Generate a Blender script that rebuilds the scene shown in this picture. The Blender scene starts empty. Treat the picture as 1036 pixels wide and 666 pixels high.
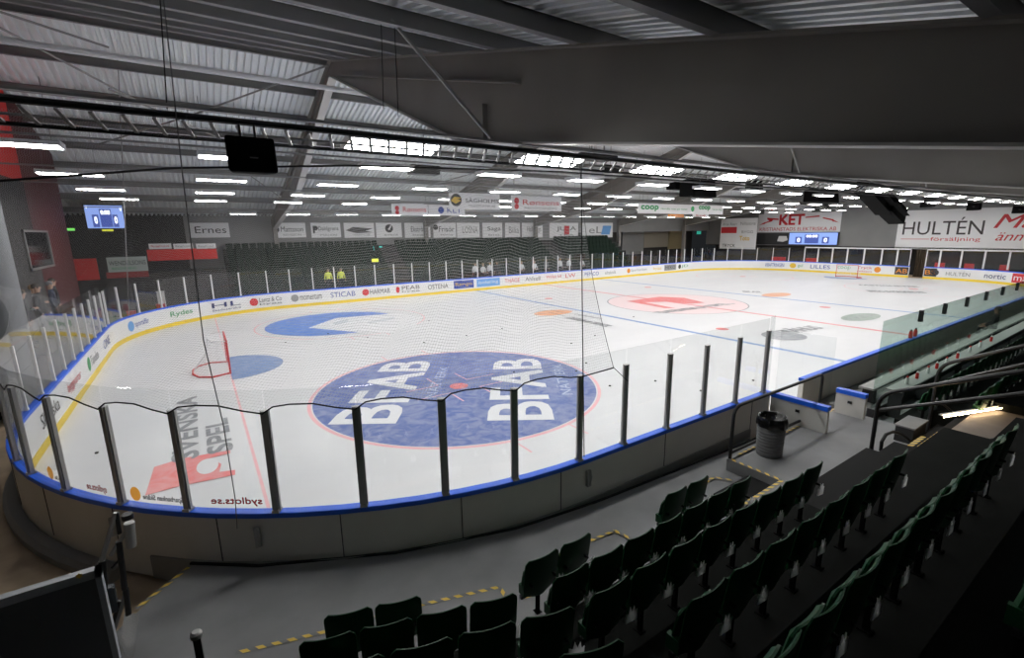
import bpy, bmesh, math, random
import numpy as np
from mathutils import Vector, Matrix
random.seed(7)
sc = bpy.context.scene
COL = sc.collection
PI = math.pi
# ------------------------------------------------------------------ camera
CAM = np.array([-26.5436, -19.9606, 4.8481]); YAW, PIT, ROL, F = 0.98337, -0.204958, -0.014027, 474.367
_fw = np.array([math.cos(YAW)*math.cos(PIT), math.sin(YAW)*math.cos(PIT), math.sin(PIT)])
_rt = np.array([math.sin(YAW), -math.cos(YAW), 0.]); _up = np.cross(_rt, _fw)
_r2 = math.cos(ROL)*_rt+math.sin(ROL)*_up; _u2 = -math.sin(ROL)*_rt+math.cos(ROL)*_up
def P(u, v, ax, val):
    """point of the place seen at photo pixel (u, v) on the plane ax = val"""
    d = _fw+(u-518)/F*_r2+(333-v)/F*_u2; i = 'xyz'.index(ax)
    return Vector(CAM+(val-CAM[i])/d[i]*d)
cd = bpy.data.cameras.new('camera'); cam = bpy.data.objects.new('camera', cd); COL.objects.link(cam)
cd.sensor_width = 36; cd.lens = F/1036*36; cd.clip_end = 300; cd.clip_start = .05
M3 = Matrix((Vector(_r2), Vector(_u2), Vector(-_fw))).transposed()
cam.matrix_world = Matrix.Translation(Vector(CAM)) @ M3.to_4x4()
sc.camera = cam
sc.view_settings.view_transform = 'Standard'; sc.view_settings.look = 'None'
sc.view_settings.gamma = 1; sc.view_settings.use_curve_mapping = False
sc.view_settings.exposure = 0.38
sc.cycles.use_denoising = True
sc.cycles.transparent_max_bounces = 32
sc.cycles.max_bounces = 6; sc.cycles.diffuse_bounces = 4; sc.cycles.glossy_bounces = 3
sc.cycles.caustics_reflective = False; sc.cycles.caustics_refractive = False
sc.cycles.sample_clamp_indirect = 4
w = bpy.data.worlds.new('world'); sc.world = w; w.use_nodes = True
w.node_tree.nodes['Background'].inputs[0].default_value = (.5, .55, .6, 1)
w.node_tree.nodes['Background'].inputs[1].default_value = .02
# ------------------------------------------------------------------ materials
MATS = {}
def mat(name, col, rough=.6, metal=0., spec=.5, emit=None, es=0., noise=None, nscale=4., bump=0., bscale=40.):
    if name in MATS: return MATS[name]
    m = bpy.data.materials.new(name); m.use_nodes = True; nt = m.node_tree; b = nt.nodes['Principled BSDF']
    b.inputs['Base Color'].default_value = (*col, 1); b.inputs['Roughness'].default_value = rough
    b.inputs['Metallic'].default_value = metal; b.inputs['Specular IOR Level'].default_value = spec
    if emit: b.inputs['Emission Color'].default_value = (*emit, 1); b.inputs['Emission Strength'].default_value = es
    if noise:
        tc = nt.nodes.new('ShaderNodeTexCoord'); n = nt.nodes.new('ShaderNodeTexNoise'); r = nt.nodes.new('ShaderNodeValToRGB')
        n.inputs['Scale'].default_value = nscale; n.inputs['Detail'].default_value = 6
        nt.links.new(tc.outputs['Object'], n.inputs['Vector']); nt.links.new(n.outputs['Fac'], r.inputs['Fac'])
        r.color_ramp.elements[0].position = .3; r.color_ramp.elements[1].position = .7
        r.color_ramp.elements[0].color = (*noise, 1); r.color_ramp.elements[1].color = (*col, 1)
        nt.links.new(r.outputs['Color'], b.inputs['Base Color'])
    if bump:
        tc = nt.nodes.new('ShaderNodeTexCoord'); n = nt.nodes.new('ShaderNodeTexNoise'); bp = nt.nodes.new('ShaderNodeBump')
        n.inputs['Scale'].default_value = bscale; bp.inputs['Strength'].default_value = bump; bp.inputs['Distance'].default_value = .01
        nt.links.new(tc.outputs['Object'], n.inputs['Vector']); nt.links.new(n.outputs['Fac'], bp.inputs['Height'])
        nt.links.new(bp.outputs['Normal'], b.inputs['Normal'])
    MATS[name] = m; return m
def glass_mat(name, tint, refl=1.0, rough=.02):
    m = bpy.data.materials.new(name); m.use_nodes = True; nt = m.node_tree; nt.nodes.clear()
    o = nt.nodes.new('ShaderNodeOutputMaterial'); t = nt.nodes.new('ShaderNodeBsdfTransparent'); g = nt.nodes.new('ShaderNodeBsdfGlossy')
    mx = nt.nodes.new('ShaderNodeMixShader'); f = nt.nodes.new('ShaderNodeMapRange'); mu = nt.nodes.new('ShaderNodeMath')
    lw = nt.nodes.new('ShaderNodeLayerWeight'); lw.inputs['Blend'].default_value = .5; pw = nt.nodes.new('ShaderNodeMath'); pw.operation = 'POWER'; pw.inputs[1].default_value = 5
    nt.links.new(lw.outputs['Facing'], pw.inputs[0]); nt.links.new(pw.outputs[0], f.inputs[0]); f.inputs[3].default_value = .035; f.inputs[4].default_value = .9
    mu.operation = 'MULTIPLY'; mu.inputs[1].default_value = refl
    t.inputs[0].default_value = (*tint, 1); g.inputs['Roughness'].default_value = rough
    nt.links.new(f.outputs[0], mu.inputs[0]); nt.links.new(mu.outputs[0], mx.inputs[0])
    nt.links.new(t.outputs[0], mx.inputs[1]); nt.links.new(g.outputs[0], mx.inputs[2]); nt.links.new(mx.outputs[0], o.inputs[0])
    return m
def net_mat(name, col, cell, wire):
    m = bpy.data.materials.new(name); m.use_nodes = True; nt = m.node_tree; nt.nodes.clear()
    L = nt.links.new
    o = nt.nodes.new('ShaderNodeOutputMaterial'); t = nt.nodes.new('ShaderNodeBsdfTransparent'); d = nt.nodes.new('ShaderNodeBsdfDiffuse')
    d.inputs[0].default_value = (*col, 1)
    tl = nt.nodes.new('ShaderNodeBsdfTranslucent'); tl.inputs[0].default_value = (*col, 1)
    ad = nt.nodes.new('ShaderNodeMixShader'); ad.inputs[0].default_value = .35; L(d.outputs[0], ad.inputs[1]); L(tl.outputs[0], ad.inputs[2])
    mx = nt.nodes.new('ShaderNodeMixShader'); uv = nt.nodes.new('ShaderNodeUVMap'); s = nt.nodes.new('ShaderNodeSeparateXYZ')
    L(uv.outputs[0], s.inputs[0]); outs = []
    for k in (0, 1):
        a = nt.nodes.new('ShaderNodeMath'); a.operation = 'DIVIDE'; a.inputs[1].default_value = cell; L(s.outputs[k], a.inputs[0])
        b = nt.nodes.new('ShaderNodeMath'); b.operation = 'FRACT'; L(a.outputs[0], b.inputs[0])
        c = nt.nodes.new('ShaderNodeMath'); c.operation = 'LESS_THAN'; c.inputs[1].default_value = wire/cell; L(b.outputs[0], c.inputs[0]); outs.append(c)
    mm = nt.nodes.new('ShaderNodeMath'); mm.operation = 'MAXIMUM'; L(outs[0].outputs[0], mm.inputs[0]); L(outs[1].outputs[0], mm.inputs[1])
    L(mm.outputs[0], mx.inputs[0]); L(t.outputs[0], mx.inputs[1]); L(ad.outputs[0], mx.inputs[2]); L(mx.outputs[0], o.inputs[0])
    return m
def stripe_mat(name, c1, c2, period):
    m = bpy.data.materials.new(name); m.use_nodes = True; nt = m.node_tree; b = nt.nodes['Principled BSDF']; L = nt.links.new
    uv = nt.nodes.new('ShaderNodeUVMap'); s = nt.nodes.new('ShaderNodeSeparateXYZ'); L(uv.outputs[0], s.inputs[0])
    ad = nt.nodes.new('ShaderNodeMath'); ad.operation = 'ADD'; L(s.outputs[0], ad.inputs[0]); L(s.outputs[1], ad.inputs[1])
    a = nt.nodes.new('ShaderNodeMath'); a.operation = 'DIVIDE'; a.inputs[1].default_value = period; L(ad.outputs[0], a.inputs[0])
    f = nt.nodes.new('ShaderNodeMath'); f.operation = 'FRACT'; L(a.outputs[0], f.inputs[0])
    g = nt.nodes.new('ShaderNodeMath'); g.operation = 'LESS_THAN'; g.inputs[1].default_value = .5; L(f.outputs[0], g.inputs[0])
    mx = nt.nodes.new('ShaderNodeMix'); mx.data_type = 'RGBA'; mx.inputs[6].default_value = (*c1, 1); mx.inputs[7].default_value = (*c2, 1)
    L(g.outputs[0], mx.inputs[0]); L(mx.outputs[2], b.inputs['Base Color']); b.inputs['Roughness'].default_value = .7
    return m
def ice_mat():
    m = bpy.data.materials.new('ice'); m.use_nodes = True; nt = m.node_tree; b = nt.nodes['Principled BSDF']; L = nt.links.new
    tc = nt.nodes.new('ShaderNodeTexCoord')
    n = nt.nodes.new('ShaderNodeTexNoise'); n.inputs['Scale'].default_value = .35; n.inputs['Detail'].default_value = 8; n.inputs['Roughness'].default_value = .65
    mp = nt.nodes.new('ShaderNodeMapping'); mp.inputs['Scale'].default_value = (.5, 1.5, 1); L(tc.outputs['Object'], mp.inputs[0]); L(mp.outputs[0], n.inputs['Vector'])
    r = nt.nodes.new('ShaderNodeValToRGB'); r.color_ramp.elements[0].position = .3; r.color_ramp.elements[1].position = .75
    r.color_ramp.elements[0].color = (.655, .66, .675, 1); r.color_ramp.elements[1].color = (.72, .72, .73, 1)
    L(n.outputs['Fac'], r.inputs['Fac']); L(r.outputs['Color'], b.inputs['Base Color'])
    n2 = nt.nodes.new('ShaderNodeTexNoise'); n2.inputs['Scale'].default_value = 1.3; L(tc.outputs['Object'], n2.inputs['Vector'])
    mr = nt.nodes.new('ShaderNodeMapRange'); mr.inputs[3].default_value = .26; mr.inputs[4].default_value = .36; L(n2.outputs['Fac'], mr.inputs[0]); L(mr.outputs[0], b.inputs['Roughness'])
    b.inputs['IOR'].default_value = 1.31; b.inputs['Specular IOR Level'].default_value = .5
    return m
def paint(name, col, a=.8):
    """frosted paint under the ice surface: worn with scratches"""
    if name in MATS: return MATS[name]
    m = bpy.data.materials.new(name); m.use_nodes = True; nt = m.node_tree; b = nt.nodes['Principled BSDF']; L = nt.links.new
    tc = nt.nodes.new('ShaderNodeTexCoord'); n = nt.nodes.new('ShaderNodeTexNoise'); n.inputs['Scale'].default_value = 2.2; n.inputs['Detail'].default_value = 9; n.inputs['Distortion'].default_value = 1.5
    L(tc.outputs['Object'], n.inputs['Vector'])
    r = nt.nodes.new('ShaderNodeValToRGB'); e = r.color_ramp.elements; e[0].position = .35; e[1].position = .85
    e[0].color = (*col, 1); e[1].color = (*[c*.6+.70*.4 for c in col], 1)
    L(n.outputs['Fac'], r.inputs['Fac']); L(r.outputs['Color'], b.inputs['Base Color'])
    b.inputs['Roughness'].default_value = .32; b.inputs['IOR'].default_value = 1.31
    MATS[name] = m; return m
ICE = ice_mat()
GLASS = glass_mat('rink_glass', (.965, .975, .975)); GREEN = glass_mat('green_shield_glass', (.84, .93, .89))
NET = net_mat('net', (.52, .52, .53), .042, .0032); GNET = net_mat('goal_net', (.85, .85, .85), .05, .006)
def trans(name, col):
    m = mat(name, col, .6); nt = m.node_tree; L = nt.links.new; tr = nt.nodes.new('ShaderNodeBsdfTranslucent'); tr.inputs[0].default_value = (*col, 1); mx = nt.nodes.new('ShaderNodeMixShader'); mx.inputs[0].default_value = .6
    L(nt.nodes['Principled BSDF'].outputs[0], mx.inputs[1]); L(tr.outputs[0], mx.inputs[2]); L(mx.outputs[0], nt.nodes['Material Output'].inputs[0]); return m
TAPE = stripe_mat('warning_tape', (.80, .55, .10), (.2, .2, .2), .16)
STEEL = mat('galvanised_steel', (.34, .34, .33), .45, .5, noise=(.27, .27, .27), nscale=3)
SPK = mat('speaker_black', (.006, .006, .006), .8, spec=.06)
ALU = mat('anodised_aluminium', (.42, .41, .40), .35, .25); WHITEP = mat('white_paint', (.8, .8, .8), .5)
BLACK = mat('black_plastic', (.012, .012, .012), .45); BLKM = mat('black_steel', (.02, .02, .021), .4, .2)
DARK = mat('dark_grey', (.03, .031, .033), .6); ROPE = mat('black_rope', (.01, .01, .01), .8)
BEAM = mat('girder_paint', (.25, .235, .215), .55, noise=(.22, .205, .19), nscale=.8); DECK = mat('roof_decking', (.80, .83, .84), .4)
PURL = mat('purlin_steel', (.25, .245, .24), .5, .2); RUBBER = mat('deck_rubber', (.27, .27, .275), .75, noise=(.21, .21, .215), nscale=1.4, bump=.15, bscale=120)
CONC = mat('brown_concrete', (.62, .48, .33), .8, noise=(.36, .27, .19), nscale=1.1, bump=.3, bscale=30)
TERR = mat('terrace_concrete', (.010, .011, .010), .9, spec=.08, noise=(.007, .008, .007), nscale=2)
BOARD = mat('board_back', (.80, .77, .71), .5, noise=(.70, .67, .61), nscale=.9); BOARDIN = mat('board_white', (.82, .82, .82), .3)
BLUECAP = mat('blue_cap', (.012, .13, .82), .4); YELLOW = mat('yellow_kick', (.85, .62, .04), .4)
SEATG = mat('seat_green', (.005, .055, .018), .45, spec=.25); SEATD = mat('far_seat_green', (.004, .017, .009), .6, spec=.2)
RED = mat('red_paint', (.6, .02, .02), .45); WALLG = mat('wall_grey', (.25, .25, .25), .7, noise=(.22, .22, .22), nscale=.6)
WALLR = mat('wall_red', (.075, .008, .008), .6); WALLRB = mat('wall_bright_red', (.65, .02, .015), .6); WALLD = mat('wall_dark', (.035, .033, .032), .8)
CLOTH = mat('banner_cloth', (.88, .88, .89), .7); BLUEP = paint('blue_ice_paint', (.075, .125, .37)); BLUEB = paint('bright_blue_ice_paint', (.06, .2, .62))
REDP = paint('red_ice_paint', (.72, .12, .12)); PINKP = paint('pink_ice_paint', (.80, .62, .63)); WHTP = paint('white_ice_paint', (.74, .74, .76)); GREYP = paint('grey_ice_paint', (.22, .23, .25))
PINKL = paint('pink_line_paint', (.85, .42, .45)); ORGP = paint('orange_ice_paint', (.72, .32, .14)); GRNP = paint('green_ice_paint', (.25, .33, .28)); BLUEL = paint('blue_line_paint', (.12, .26, .55))
LAMP = mat('lamp_diffuser', (.9, .9, .9), .5, emit=(1, .985, .96), es=31)
# ------------------------------------------------------------------ mesh builder
class MB:
    def __init__(s): s.v = []; s.f = []; s.mi = []; s.uv = {}
    def add(s, vs, fs, mi=0):
        b = len(s.v); s.v += [tuple(x) for x in vs]
        for f in fs: s.f.append([b+i for i in f]); s.mi.append(mi)
    def box(s, a, b, mi=0):
        x0, y0, z0 = a; x1, y1, z1 = b
        x0, x1 = sorted((x0, x1)); y0, y1 = sorted((y0, y1)); z0, z1 = sorted((z0, z1))
        s.add([(x0,y0,z0),(x1,y0,z0),(x1,y1,z0),(x0,y1,z0),(x0,y0,z1),(x1,y0,z1),(x1,y1,z1),(x0,y1,z1)],
              [(0,3,2,1),(4,5,6,7),(0,1,5,4),(1,2,6,5),(2,3,7,6),(3,0,4,7)], mi)
    def bar(s, p, q, w, h, up=(0,0,1), mi=0):
        p, q = Vector(p), Vector(q); d = (q-p).normalized(); r = d.cross(Vector(up))
        if r.length < 1e-4: r = d.cross(Vector((1,0,0)))
        r.normalize(); u = r.cross(d); r *= w/2; u *= h/2
        s.add([p-r-u,p+r-u,p+r+u,p-r+u,q-r-u,q+r-u,q+r+u,q-r+u], [(0,1,2,3),(7,6,5,4),(0,4,5,1),(1,5,6,2),(2,6,7,3),(3,7,4,0)], mi)
    def tube(s, pts, r, n=8, mi=0, closed=False):
        pts = [Vector(p) for p in pts]; m = len(pts); b = len(s.v); prev = None
        for i, p in enumerate(pts):
            d = (pts[(i+1) % m]-pts[i-1]) if closed else pts[min(i+1, m-1)]-pts[max(i-1, 0)]
            d.normalize()
            if prev is None: a = d.cross(Vector((0,0,1))); a = d.cross(Vector((1,0,0))) if a.length < 1e-3 else a
            else: a = prev-d*prev.dot(d)
            a.normalize(); prev = a; c = d.cross(a)
            for k in range(n):
                t = 2*PI*k/n; s.v.append(tuple(p+(a*math.cos(t)+c*math.sin(t))*r))
        for i in range(m if closed else m-1):
            for k in range(n):
                j = (i+1) % m
                s.f.append([b+i*n+k, b+i*n+(k+1) % n, b+j*n+(k+1) % n, b+j*n+k]); s.mi.append(mi)
        if not closed:
            s.f.append([b+k for k in range(n)][::-1]); s.mi.append(mi); s.f.append([b+(m-1)*n+k for k in range(n)]); s.mi.append(mi)
    def lathe(s, prof, c, n=20, mi=0, wob=None):
        b = len(s.v)
        for (r, z) in prof:
            for k in range(n):
                t = 2*PI*k/n; rr = r*(1+(wob(t, z) if wob else 0)); s.v.append((c[0]+rr*math.cos(t), c[1]+rr*math.sin(t), c[2]+z))
        for i in range(len(prof)-1):
            for k in range(n): s.f.append([b+i*n+k, b+i*n+(k+1) % n, b+(i+1)*n+(k+1) % n, b+(i+1)*n+k]); s.mi.append(mi)
        s.f.append([b+k for k in range(n)][::-1]); s.mi.append(mi)
        s.f.append([b+(len(prof)-1)*n+k for k in range(n)]); s.mi.append(mi)
    def prism(s, pts, vec, mi=0):
        n = len(pts); a = [Vector(p) for p in pts]; v = Vector(vec)
        s.add(a+[p+v for p in a], [tuple(range(n))[::-1], tuple(range(n, 2*n))]+[(i, (i+1) % n, n+(i+1) % n, n+i) for i in range(n)], mi)
    def sweep(s, path, prof, mi=0, closed=False, cap=True):
        """path: list of (x, y, nx, ny): profile (offset along normal, z)"""
        b = len(s.v); k = len(prof)
        for (x, y, nx, ny) in path:
            for (o, z) in prof: s.v.append((x+nx*o, y+ny*o, z))
        m = len(path)
        for i in range(m if closed else m-1):
            for j in range(k): s.f.append([b+i*k+j, b+((i+1) % m)*k+j, b+((i+1) % m)*k+(j+1) % k, b+i*k+(j+1) % k]); s.mi.append(mi)
        if cap and not closed:
            s.f.append([b+j for j in range(k)]); s.mi.append(mi); s.f.append([b+(m-1)*k+j for j in range(k)][::-1]); s.mi.append(mi)
    def build(s, name, mats, parent=None, smooth=False, origin=None, normals=True):
        me = bpy.data.meshes.new(name)
        off = Vector(origin) if origin is not None else (parent.matrix_world.translation if parent is not None and False else Vector((0,0,0)))
        me.from_pydata([tuple(Vector(v)-off) for v in s.v], [], s.f)
        for m in (mats if isinstance(mats, (list, tuple)) else [mats]): me.materials.append(m)
        me.polygons.foreach_set('material_index', s.mi)
        if normals:
            bm = bmesh.new(); bm.from_mesh(me); bmesh.ops.recalc_face_normals(bm, faces=bm.faces); bm.to_mesh(me); bm.free()
        if smooth:
            me.polygons.foreach_set('use_smooth', [True]*len(me.polygons))
            try: me.set_sharp_from_angle(angle=math.radians(40))
            except Exception: pass
        o = bpy.data.objects.new(name, me); COL.objects.link(o)
        if origin is not None: o.location = off
        if parent is not None:
            o.parent = parent
            if origin is None: o.location = -Vector(parent['base']) if 'base' in parent else Vector((0,0,0))
        return o
def tag(o, label=None, cat=None, group=None, kind=None):
    for k, x in (('label', label), ('category', cat), ('group', group), ('kind', kind)):
        if x: o[k] = x
    return o
def thing(name, label, cat, loc=(0,0,0), group=None, rz=0.):
    o = bpy.data.objects.new(name, None); COL.objects.link(o); o.location = loc; o.rotation_euler.z = rz
    if rz == 0: o['base'] = tuple(loc)
    o.empty_display_size = .1
    return tag(o, label, cat, group)
def struct(o): o['kind'] = 'structure'; return o
def dup(root, label=None, group=None, loc=None, rz=None):
    r = root.copy(); COL.objects.link(r)
    if loc is not None: r.location = loc
    if rz is not None: r.rotation_euler.z = rz
    if label: r['label'] = label
    if group: r['group'] = group
    for ch in list(root.children):
        c = ch.copy(); COL.objects.link(c); c.parent = r
        for g in list(ch.children):
            d = g.copy(); COL.objects.link(d); d.parent = c
    return r
_dg = None
def text_verts(body, shear=0.):
    cu = bpy.data.curves.new('t', 'FONT'); cu.body = body; cu.size = 1; cu.resolution_u = 3; cu.shear = shear; cu.fill_mode = 'BOTH'
    o = bpy.data.objects.new('t', cu); COL.objects.link(o)
    dg = bpy.context.evaluated_depsgraph_get(); dg.update()
    me = bpy.data.meshes.new_from_object(o.evaluated_get(dg))
    vs = [tuple(v.co) for v in me.vertices]; fs = [list(p.vertices) for p in me.polygons]
    bpy.data.objects.remove(o); bpy.data.meshes.remove(me); bpy.data.curves.remove(cu)
    return vs, fs
_TX = {}
def text(mb, body, o, right, up, width, height, mi=0, thick=None, shear=0., bold=0.):
    """lettering filling the box at o spanned by right*width, up*height"""
    key = (body, shear)
    if key not in _TX: _TX[key] = text_verts(body, shear)
    vs, fs = _TX[key]
    if not vs: return
    x0 = min(v[0] for v in vs); x1 = max(v[0] for v in vs); y0 = min(v[1] for v in vs); y1 = max(v[1] for v in vs)
    R, U, o = Vector(right).normalized(), Vector(up).normalized(), Vector(o); N = R.cross(U)
    sx, sy = width/max(x1-x0, 1e-6), height/max(y1-y0, 1e-6)
    offs = [(0, 0, 0)] if not bold else [(0, 0, 0), (bold, 0, .0004), (0, bold, .0008), (bold, bold, .0012)]
    for (bx, by, bz) in offs:
        mb.add([o+R*((v[0]-x0)*sx+bx)+U*((v[1]-y0)*sy+by)+N*bz for v in vs], fs, mi)
ORD = 'first second third fourth fifth sixth seventh eighth ninth tenth eleventh twelfth thirteenth fourteenth fifteenth sixteenth seventeenth eighteenth nineteenth twentieth'.split()
for n, tens in ((2, 'twenty'), (3, 'thirty'), (4, 'forty'), (5, 'fifty')):
    ORD += [tens+'-'+x for x in ORD[:9]] + [{2: 'thirtieth', 3: 'fortieth', 4: 'fiftieth', 5: 'sixtieth'}[n]]

# ================================================================== RINK
HX, HY, R = 30.0, 14.5, 8.5
def outline(off=0., n=24):
    """rounded rectangle, counter-clockwise from the near-side straight: (x, y, nx, ny) with outward normals"""
    pts = []
    for cx, cy, a0 in ((HX-R, -HY+R, -PI/2), (HX-R, HY-R, 0), (-HX+R, HY-R, PI/2), (-HX+R, -HY+R, PI)):
        for k in range(n+1):
            a = a0+PI/2*k/n; pts.append((cx+R*math.cos(a), cy+R*math.sin(a), math.cos(a), math.sin(a)))
    return pts
OUT = outline()
ib = MB(); c = [(x+nx*.02, y+ny*.02, 0) for x, y, nx, ny in OUT]
ib.prism([(x, y, -.06) for x, y, z in c], (0, 0, .06)); ice = struct(ib.build('ice_floor', ICE)); tag(ice, 'white ice sheet of the hockey rink', 'ice')
LAY = [0]
def marking(name, mb, m, label=None):
    LAY[0] += 1
    o = mb.build(name, m, ice, normals=False); o.location.z = .0012+.00025*LAY[0]
    if label: o['label'] = label
    return o
def disc(mb, cx, cy, r0, r1, n=96, a0=0, a1=2*PI, z=0):
    b = len(mb.v)
    for k in range(n+1):
        a = a0+(a1-a0)*k/n; mb.v += [(cx+r0*math.cos(a), cy+r0*math.sin(a), z), (cx+r1*math.cos(a), cy+r1*math.sin(a), z)]
    for k in range(n): mb.f.append([b+2*k, b+2*k+1, b+2*k+3, b+2*k+2]); mb.mi.append(0)
def poly(mb, pts): mb.add(pts, [tuple(range(len(pts)))])
def px(*q): return [P(u, v, 'z', 0.) for u, v in q]
def strip(name, x, wd, m, y0=-14.48, y1=14.48):
    b = MB(); poly(b, [(x-wd/2, y0, 0), (x+wd/2, y0, 0), (x+wd/2, y1, 0), (x-wd/2, y1, 0)]); return marking(name, b, m)
b = MB(); disc(b, 0, 0, 0.01, 4.42); marking('centre_disc', b, PINKP, 'pale pink disc in the centre circle')
for x in (-26, 26): strip('goal_line', x, .06, PINKL, -13.6, 13.6)
strip('blue_line', -7.16, .3, BLUEL); strip('blue_line', 7.16, .3, BLUEL); strip('centre_line', 0, .3, paint('red_line_paint', (.72, .2, .22)))
b = MB(); disc(b, 0, 0, 4.42, 4.5); marking('centre_circle', b, GREYP)
b = MB(); disc(b, -20, -7, 0.01, 4.36); marking('faceoff_disc', b, BLUEP, 'large blue sponsor disc in the near faceoff circle')
for x, y in ((-20, -7), (-20, 7), (20, -7), (20, 7)):
    b = MB(); disc(b, x, y, 4.4 if (x, y) == (-20, -7) else 4.44, 4.5); marking('faceoff_circle', b, PINKL)
    b = MB(); disc(b, x, y, .005, .3, 32); marking('faceoff_spot', b, REDP)
    b = MB()
    for sx in (-1, 1):
        for sy in (-1, 1):
            X, Y = x+sx*.5, y+sy*.42
            poly(b, [(X, Y, 0), (X+sx*1.1, Y, 0), (X+sx*1.1, Y+sy*.05, 0), (X, Y+sy*.05, 0)]); poly(b, [(X, Y, 0), (X, Y+sy*.9, 0), (X+sx*.05, Y+sy*.9, 0), (X+sx*.05, Y, 0)])
            Y2 = y+sy*4.5; X2 = x+sx*.85
            poly(b, [(X2, Y2*1-sy*.1, 0), (X2, Y2+sy*.6, 0), (X2+.05, Y2+sy*.6, 0), (X2+.05, Y2-sy*.1, 0)])
    marking('faceoff_marks', b, PINKL)
for s in (-1, 1):
    b = MB(); a = 0 if s < 0 else PI; disc(b, s*26, 0, .005, 1.83, 48, a-PI/2, a+PI/2); marking('goal_crease', b, paint('crease_blue', (.17, .27, .50)))
for x, y in ((-5.4, -6.9), (5.4, -6.9), (-5.4, 6.9), (5.4, 6.9)):
    b = MB(); disc(b, x, y, .005, .3, 32); marking('faceoff_spot', b, REDP)
# the two words in the blue disc
r_, u_ = Vector((.55, .835, 0)), Vector((-.835, .55, 0))
for o in ((-22.75, -8.75, 0), (-19.25, -11.0+.05, 0)):
    b = MB(); text(b, 'BFAB', o, r_, u_, 5.95, 1.68, bold=.09); marking('painted_lettering', b, WHTP, 'white block letters in the blue disc')
    b = MB(); text(b, 'NÄTVERK', Vector(o)+r_*1.9-u_*.75, r_, u_, 3.3, .42); marking('painted_lettering', b, paint('faded_white', (.42, .48, .66)))
# disc in the far faceoff circle: blue with a white figure
b = MB(); disc(b, -20.5, 7, .01, 3.5); marking('faceoff_disc', b, BLUEB, 'bright blue sponsor disc in the far faceoff circle')
b = MB(); poly(b, px((312, 332), (340, 322), (404, 317), (428, 321), (420, 330), (392, 337), (358, 336))); marking('painted_logo', b, WHTP)
b = MB(); poly(b, px((336, 327), (352, 323), (352, 326), (340, 329))); poly(b, px((372, 326), (399, 321), (399, 323), (374, 328))); marking('painted_logo', b, paint('faded_grey', (.55, .58, .62)))
# lottery sponsor mark by the near goal line
b = MB(); text(b, 'SVENSKA', (-27.02, -8.0, 0), (0, 1, 0), (-1, 0, 0), 4.9, .48, bold=.04); text(b, 'SPEL', (-26.35, -8.0, 0), (0, 1, 0), (-1, 0, 0), 2.3, .48, bold=.04); marking('painted_lettering', b, GREYP, 'dark grey lettering by the near goal line')
b = MB(); poly(b, px((147, 502), (156, 473), (186, 464), (233, 456), (233, 459), (213, 464), (224, 470), (222, 478), (238, 476), (238, 481), (180, 493))); marking('painted_logo', b, paint('logo_red', (.80, .20, .20)), 'red sponsor flag by the near goal line')
b = MB(); q = px((210, 472))[0]; b.add([(q.x+.2*math.cos(a), q.y+.40*math.sin(a), 0) for a in [2*PI*k/32 for k in range(32)]], [tuple(range(32))]); marking('painted_logo', b, WHTP)
# centre mark
b = MB(); poly(b, px((634, 305), (667, 300.5), (692, 301.5), (713, 306.5), (700, 307.5), (682, 306.5), (675, 305.5), (652, 306), (683, 312), (672, 312))); marking('painted_logo', b, REDP, 'red sponsor flag in the centre circle')
b = MB(); text(b, 'SVENSKA SPEL', P(674, 317, 'z', 0), P(742, 307.5, 'z', 0)-P(674, 316.5, 'z', 0), Vector((-.6, .8, 0)), (P(742, 307, 'z', 0)-P(674, 316.5, 'z', 0)).length, .8, bold=.08); marking('painted_lettering', b, GREYP, 'dark grey lettering in the centre circle')
# smaller marks
def spot(u, v, rx, ry, m, txt=None, label=None):
    q = P(u, v, 'z', 0); b = MB(); b.add([(q.x+rx*math.cos(2*PI*k/40), q.y+ry*math.sin(2*PI*k/40), 0) for k in range(40)], [tuple(range(40))]); marking('painted_logo', b, m, label)
    if txt:
        b = MB(); text(b, txt, (q.x-rx*.8, q.y-.25, 0), (1, 0, 0), (0, 1, 0), rx*1.6, .5); marking('painted_lettering', b, GREYP)
def scribble(u0, v0, u1, v1, txt, h, label=None):
    a, c = P(u0, v0, 'z', 0), P(u1, v1, 'z', 0); d = c-a; b = MB(); text(b, txt, a, d, Vector((-d.y, d.x, 0)), d.length, h, bold=.06); marking('painted_lettering', b, GREYP, label)
spot(560, 316.5, 1.35, .8, ORGP, None, 'orange oval mark beyond the near blue line')
scribble(572, 322, 612, 331, 'DESIGN & TRYCK', .5); scribble(580, 318.5, 606, 323, 'reklam', .35)
spot(785.5, 298.5, 1.5, .75, ORGP, None, 'orange oval mark beyond the centre circle')
spot(871, 321, 1.7, .7, GRNP, 'FONDEN', 'dark green oval mark by the centre line')
spot(793, 340, 1.0, .9, GREYP, None, 'dark grey round mark on the near side'); scribble(795, 339, 834, 332.5, 'TRÄHUS', .9)
scribble(880, 295.5, 938, 297, 'BYGG & MASKIN AB', 1.0); scribble(870, 289, 930, 291, 'FASTIGHETER', .8); scribble(752, 296, 770, 296.5, 'BILAR', .9)
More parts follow.
